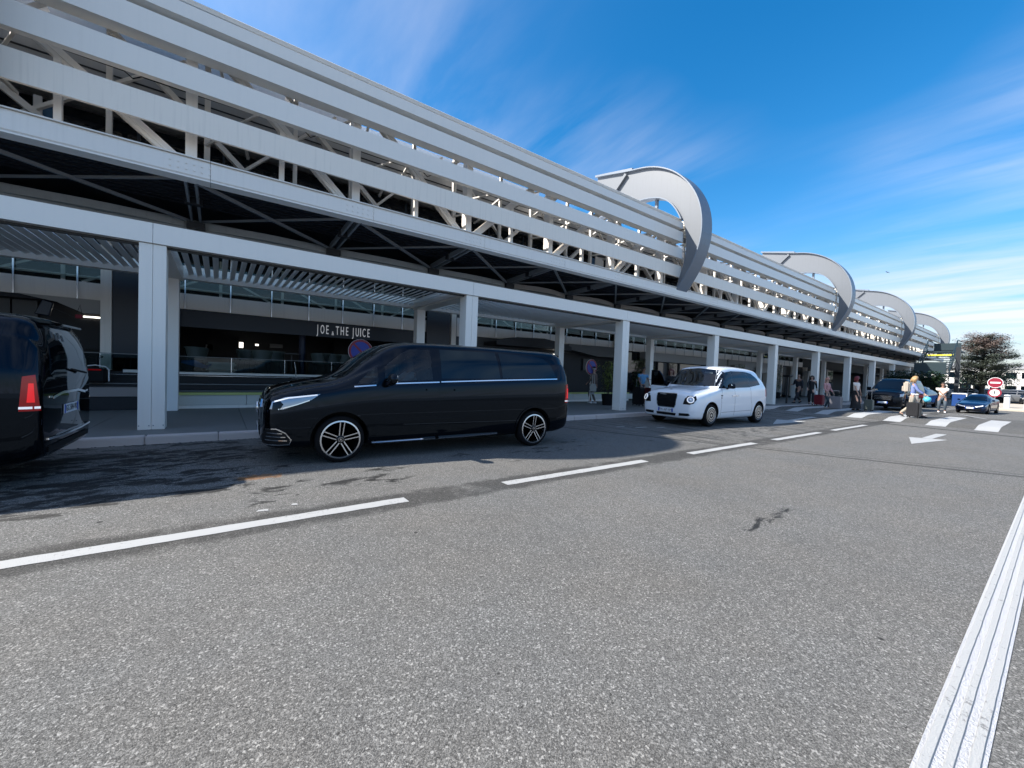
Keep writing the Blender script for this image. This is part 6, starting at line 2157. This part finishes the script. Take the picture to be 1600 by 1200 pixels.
def cedar(x, y, H, R, label):
    r = empty('cedar_tree', (x, y, 0), label, 'tree')
    rnd = random.Random(11)
    tr = MB()
    tr.tube([(x, y, 0), (x + .05, y, 1.5), (x - .1, y + .1, 3.2), (x + .05, y, 5.2), (x, y, H - .6)], [.26, .22, .17, .11, .03], 9)
    tr.build('trunk', M['bark'], r)
    br = MB()
    up, lo = MB(), MB()
    for k in range(92):
        z = 1.9 + (H - 2.2) * (k / 91) ** .92
        t = (z - 1.9) / (H - 1.9)
        rad_ = R * math.sqrt(max(0.03, 1 - (t * .98) ** 2.6)) * rnd.uniform(.72, 1.08) * (.75 + .25 * min(1, t * 5))
        a = k * 2.4 + rnd.uniform(-.4, .4)
        p0 = Vector((x, y, z - .25))
        tip = Vector((x + math.cos(a) * rad_, y + math.sin(a) * rad_, z + rnd.uniform(-.05, .45)))
        mid = (p0 + tip) / 2 + Vector((0, 0, .18))
        br.tube([p0, mid, tip], [.055, .035, .012], 5)
        tgt = up if (t > .58 and rnd.random() < .75) else lo
        nc = int(5 + rad_ * 4)
        for q in range(nc):
            u = rnd.uniform(.25, 1.05)
            c = p0.lerp(tip, u) + Vector((rnd.gauss(0, .22), rnd.gauss(0, .22), .12 + rnd.gauss(0, .05)))
            for _ in range(40):
                cc = c + Vector((rnd.gauss(0, .26), rnd.gauss(0, .26), rnd.gauss(0, .13)))
                L = rnd.uniform(.06, .12)
                aa = rnd.uniform(0, 6.28)
                uu = Vector((math.cos(aa), math.sin(aa), rnd.uniform(-.2, .5))).normalized()
                vv = uu.cross(Vector((rnd.uniform(-.4, .4), rnd.uniform(-.4, .4), 1))).normalized()
                tgt.add([cc - uu * L, cc + vv * L * .5, cc + uu * L, cc - vv * L * .5], [(0, 1, 2, 3)])
    br.build('branches', M['bark'], r)
    up.build('upper_crown', M['leaf_red'], r)
    lo.build('crown', M['leaf_conifer'], r)
cedar(75, 6.15, 8.0, 3.1, 'spreading tree with layered reddish brown and dark green foliage right of the stairs')

def planter(x, y, h, label, mtl, n=500, spread=.35, pot=True, leaf=.14):
    r = empty('potted_plant', (x, y, .13), label, 'plant')
    if pot:
        MB().lathe([(.22, .13), (.28, .62), (.25, .62), (.24, .55), (0, .55)], 20, (x, y, 0)).build('pot', M['plastic'], r)
    st = MB()
    lf = MB()
    for k in range(9):
        a, d = random.uniform(0, 6.28), random.uniform(.02, .14)
        bx, by = x + math.cos(a) * d, y + math.sin(a) * d
        tx, ty = x + math.cos(a) * d * 3, y + math.sin(a) * d * 3
        st.tube([(bx, by, .55), ((bx + tx) / 2, (by + ty) / 2, .55 + h * .5), (tx, ty, .55 + h)], [.012, .009, .004], 5)
        for q in range(n // 9):
            u = random.uniform(.2, 1.0)
            c = Vector((bx + (tx - bx) * u, by + (ty - by) * u, .55 + h * u))
            aa = random.uniform(0, 6.28)
            L = leaf * random.uniform(.6, 1.4)
            uu = Vector((math.cos(aa), math.sin(aa), random.uniform(-.5, .4))).normalized()
            vv = uu.cross(Vector((0, 0, 1))).normalized()
            c2 = c + uu * L
            lf.add([c, c2 + vv * L * .13, c2 + uu * L - Vector((0, 0, L * .4)), c2 - vv * L * .13], [(0, 1, 2, 3)])
    st.build('stems', M['bark'], r)
    lf.build('leaves', mtl, r)
planter(14.0, 12.0, 1.55, 'tall yellow-green bamboo plant in a dark pot left of the column beyond the van', M['leaf_lime'])
planter(19.3, 14.3, 1.9, 'broad green leafy plant behind the open taxi door', M['leaf'], 900, leaf=.2)
planter(20.6, 14.5, 1.7, 'green plant in a dark pot right behind the white taxi roof', M['leaf_lime'], 700, leaf=.18)
planter(28.5, 13.2, 2.0, 'slender pale green plant right of the white taxi under the canopy', M['leaf_lime'], 500)
planter(35.5, 13.4, 2.2, 'tall green plant far under the canopy behind the walkers', M['leaf'], 600)

# ------------------------------------------------------------------ terrace furniture
def chair(m):
    r = empty('terrace_chair', (0, 0, 0))
    mb = MB()
    vs, fs = [], []
    n = 12
    for j in range(5):
        for i in range(n + 1):
            a = rad(-20) + rad(220) * i / n
            rr = .25 + .02 * j
            vs.append((math.cos(a) * rr, math.sin(a) * rr * .9, .42 + j * .085 + .06 * math.sin(PI * i / n) * j / 4))
    for j in range(4):
        for i in range(n):
            fs.append((j * (n + 1) + i, j * (n + 1) + i + 1, (j + 1) * (n + 1) + i + 1, (j + 1) * (n + 1) + i))
    mb.add(vs, fs).build('back', m, r, smooth=True)
    MB().lathe([(.0, .40), (.25, .41), (.26, .44), (0, .46)], 18).build('seat', m, r)
    for sx in (-1, 1):
        for sy in (-1, 1):
            MB().tube([(sx * .15, sy * .15, .41), (sx * .21, sy * .21, 0)], .012, 5).build('leg', M['dark_metal'], r)
    return r
cp = chair(M['chair_green'])
chs = [(1.15, 15.95, 'in front of the left counter'), (1.55, 16.3, 'second from the left counter'), (2.95, 15.9, 'right of the blue column'), (3.35, 15.95, 'two places right of the blue column'), (3.85, 16.1, 'behind the black van bonnet'),
       (.75, 16.3, 'beside the rounded white pouf'), (-.6, 16.2, 'by the thick white column'), (-2.0, 16.1, 'in front of the navy panel'), (4.9, 16.2, 'hidden mostly behind the van roof')]
for i, (x, y, t) in enumerate(chs):
    o = cp if i == 0 else copy_tree(cp)
    o.location = (x, y, 1.07)
    o.rotation_euler = (0, 0, random.uniform(-.5, .5))
    tag(o, 'grey-green rounded terrace chair ' + t, 'chair', 'chairs on the cafe terrace')
def table(x, y, lab):
    r = empty('cafe_table', (x, y, 1.07), lab, 'table', 'small tables on the cafe terrace')
    MB().lathe([(0, .72), (.3, .72), (.3, .75), (0, .75)], 20, (x, y, 1.07)).build('tabletop', M['shop_grey'], r)
    MB().lathe([(.025, .02), (.025, .72)], 8, (x, y, 1.07)).build('leg', M['dark_metal'], r)
    MB().lathe([(.2, 0), (.2, .02), (.02, .03)], 16, (x, y, 1.07)).build('base', M['dark_metal'], r)
table(2.05, 16.15, 'small round terrace table between the chairs left of the blue column')
table(4.3, 16.5, 'small round terrace table behind the black van windscreen')
pf = empty('round_sofa', (.05, 16.1, 1.07), 'low rounded pale sofa on the terrace behind the glass', 'sofa')
MB().box(-.35, 15.75, 1.08, .45, 16.35, 1.27).build('seat', mat('sofa_pale', (.33, .36, .34), .8), pf, bevel=.08, seg=3)
MB().box(-.35, 16.2, 1.27, .45, 16.38, 1.42).build('backrest', mat('sofa_pale2', (.30, .33, .31), .8), pf, bevel=.05, seg=2)
bc_ = tag(MB().add([(-.95, 16.0, 1.42), (-.62, 16.05, 1.45), (-.35, 16.0, 1.28), (-.2, 15.95, 1.36), (-.3, 15.8, 1.2), (-.6, 15.85, 1.25), (-.95, 15.85, 1.36)], [(0, 1, 2, 5, 6), (2, 3, 4, 5)]).build('blue_towel', M['blue_cloth']), 'crumpled blue cloth draped over a seat behind the balustrade', 'cloth')
sm = bc_.modifiers.new('s', 'SOLIDIFY'); sm.thickness = .02
ht = empty('patio_trolley', (2.0, 15.0, .9), 'thin metal stand with angled foot in front of the balustrade', 'stand')
MB().tube([(1.98, 14.9, 1.5), (2.02, 14.9, 1.3), (2.04, 14.9, .98)], .014, 6).build('rod', M['alu'], ht)
MB().tube([(1.90, 14.9, .90), (1.92, 14.85, .98), (2.10, 14.85, .98), (2.45, 14.8, 1.0), (2.42, 14.85, .9)], .014, 6).build('foot', M['alu'], ht)

# dark ride-on cart seen left of the thick column
ct = empty('service_cart', (-2.6, 14.9, .8), 'dark cart with a curved white frame, red stripe and black wheel on top', 'cart')
MB().box(-2.80, 14.7, .78, -2.40, 15.1, 1.16).build('body', M['plastic'], ct, bevel=.04, seg=2)
MB().box(-2.72, 14.67, 1.10, -2.48, 14.695, 1.13).build('red_stripe', M['tail_red'], ct)
mb = MB().tube([(-2.86, 14.72, .82), (-2.86, 14.72, 1.12), (-2.80, 14.72, 1.20), (-2.6, 14.72, 1.235), (-2.40, 14.72, 1.20), (-2.34, 14.72, 1.12), (-2.34, 14.72, .82)], .016, 6)
mb.build('frame', M['sign_white'], ct)
mb = MB()
for k in range(16):
    a, b_ = 2 * PI * k / 16, 2 * PI * (k + 1) / 16
    mb.bar((-2.60 + .13 * math.cos(a), 14.8 + .05 * math.sin(a), 1.45 + .035 * math.sin(a)), (-2.60 + .13 * math.cos(b_), 14.8 + .05 * math.sin(b_), 1.45 + .035 * math.sin(b_)), .02, .02)
mb.bar((-2.6, 14.8, 1.2), (-2.6, 14.8, 1.45), .03, .03)
mb.build('steering_wheel', M['plastic'], ct)
um = empty('navy_parasol', (-3.5, 15.0, 2.5), 'small dark navy folded parasol leaning out above the left van', 'parasol')
me = MB().prism([(-.16, -.17), (.10, -.20), (.17, .14), (-.02, .20)], -.05, .05, 'y').mesh('c', bevel=.02)
me.transform(Matrix.Translation((-3.55, 15.0, 2.62)))
link('canopy', me, M['navy'], um)
MB().tube([(-3.45, 15.0, 2.66), (-3.0, 15.05, 2.42)], .010, 6).build('pole', M['dark_metal'], um)
rbg = empty('red_bag', (-2.97, 15.05, 2.5), 'small red bag hanging by straps above the left van', 'bag')
MB().box(-3.02, 15.0, 2.42, -2.88, 15.08, 2.52).build('pouch', mat('bag_red', (.24, .01, .03), .6), rbg, bevel=.02)
MB().tube([(-3.0, 15.04, 2.52), (-2.93, 15.04, 2.78), (-2.9, 15.04, 2.52)], .008, 5).build('strap', M['plastic'], rbg)

# flat rooftop clutter behind the stairs, shelter, far buildings
sh = empty('white_shelter', (80, 6.8, 0), 'light white shelter with arched lattice roof beyond the sports car', 'shelter')
for y in (8.2, 5.4):
    for x in (78, 84):
        MB().box(x - .07, y - .07, 0, x + .07, y + .07, 1.95).build('post', M['concrete_far'], sh)
MB().box(77.5, 5.1, 1.95, 84.5, 9.6, 2.10).build('roof', M['concrete_far'], sh)
mb = MB()
prev = None
for k in range(13):
    y = 5.1 + 2.6 * k / 12
    z = 2.12 + .75 * math.sin(PI * k / 12) ** .7
    if prev: mb.bar((77.6, prev[0], prev[1]), (77.6, y, z), .06, .06)
    if k % 2 == 0: mb.bar((77.6, y, 2.1), (77.6, y, z), .035, .035)
    if prev and k % 2: mb.bar((77.6, prev[0], 2.12), (77.6, y, z), .035, .035)
    prev = (y, z)
mb.build('arched_truss', M['concrete_far'], sh)
MB().box(78.3, 6.2, 0, 79.0, 7.0, 1.9).build('kiosk', M['stair'], sh)

def building(x0, y0, x1, y1, h, label, m, floors=2, bays=8):
    r = empty('distant_building', ((x0 + x1) / 2, (y0 + y1) / 2, 0), label, 'building')
    MB().box(x0, y0, 0, x1, y1, h).build('wall', m, r)
    MB().box(x0 - .3, y0 - .3, h, x1 + .3, y1 + .3, h + .35).build('roof', M['concrete_far'], r)
    for f in range(floors):
        for b_ in range(bays):
            ya = y0 + (y1 - y0) * (b_ + .15) / bays
            yb = y0 + (y1 - y0) * (b_ + .85) / bays
            MB().box(x0 - .06, ya, h * (f + .3) / floors, x0 - .01, yb, h * (f + .75) / floors).build('window', M['privacy'], r)
    return r
building(150, -30, 165, 4, 9, 'pale grey office block at the far right edge', M['concrete_far'], 3, 10)
building(170, 5, 185, 26, 7, 'long white hall far behind the tree', M['white_panel'], 2, 8)
building(200, -80, 215, -34, 11, 'distant grey car park building right of the masts', M['ledge'], 3, 12)
for (x, y, h, lb) in ((110, 1.2, 8.2, 'left thin floodlight mast on the skyline'), (118, -1.0, 9.0, 'right thin floodlight mast on the skyline'), (96, .2, 6.0, 'low lamp mast among the parked cars')):
    r = empty('light_mast', (x, y, 0), lb, 'lamp mast', 'thin masts on the skyline')
    MB().lathe([(.10, 0), (.06, h)], 8, (x, y, 0)).build('pole', M['dark_metal'], r)
    MB().bar((x, y - 1.1, h), (x, y + 1.1, h), .1, .12).build('crossarm', M['dark_metal'], r)
    MB().bar((x, y - .8, h - 1.1), (x, y + .8, h - 1.1), .08, .08).build('crossarm', M['dark_metal'], r)
def round_tree(x, y, h, r_, label):
    r = empty('broadleaf_tree', (x, y, 0), label, 'tree', 'trees beyond the car park')
    MB().tube([(x, y, 0), (x, y, h * .6)], [.2, .08], 7).build('trunk', M['bark'], r)
    cl = [(Vector((x + random.gauss(0, r_ * .45), y + random.gauss(0, r_ * .45), h * .62 + random.gauss(0, h * .14))), random.uniform(.5, .9) * r_ * .6) for _ in range(12)]
    mb = MB()
    def f():
        c, q = random.choice(cl)
        v = Vector((random.gauss(0, 1), random.gauss(0, 1), random.gauss(0, 1))).normalized() * q * random.uniform(.6, 1)
        return c + v, 1
    leaf_cloud(mb, 1300, f, .2)
    mb.build('crown', M['leaf_dark'], r)
for i, (x, y, h, r_, lb) in enumerate(((120, 1.5, 4.6, 2.6, 'round green tree beyond the car park, nearest the masts'), (128, -5, 5.2, 3.0, 'dark round tree beyond the car park at the right edge'), (105, 9.5, 4.0, 2.2, 'low tree seen under the cedar crown'),
                                      (140, 8.0, 6.0, 3.4, 'far tree behind the white shelter'), (112, -10, 4.8, 2.6, 'tree just outside the car park on the right'))):
    round_tree(x, y, h, r_, lb)
# people sitting far off at the shelter are too small to show; birds in the sky
for (p, s, lb) in (((30.0, 6.0, 27.0), .55, 'white gull high in the blue sky near the top edge'), ((56, 11.5, 13.2), .6, 'small dark bird flying above the second roof fin')):
    r = empty('gull', (0, 0, 0), lb, 'bird')
    m_ = M['sign_white'] if s == .55 else M['dark_metal']
    MB().tube([(-.2, 0, 0), (-.08, 0, .02), (.1, 0, .02), (.24, 0, 0)], [.01, .045, .05, .015], 8).build('body', m_, r)
    for sd in (-1, 1):
        MB().add([(-.06, sd * .03, .03), (.08, sd * .03, .03), (.10, sd * .3, .12), (.02, sd * .55, .08), (-.02, sd * .3, .12)], [(0, 1, 2, 4), (4, 2, 3)]).build('wing', m_, r)
    r.location = p
    r.scale = (s * .8,) * 3
    r.rotation_euler = (.4, .3, 1.0)
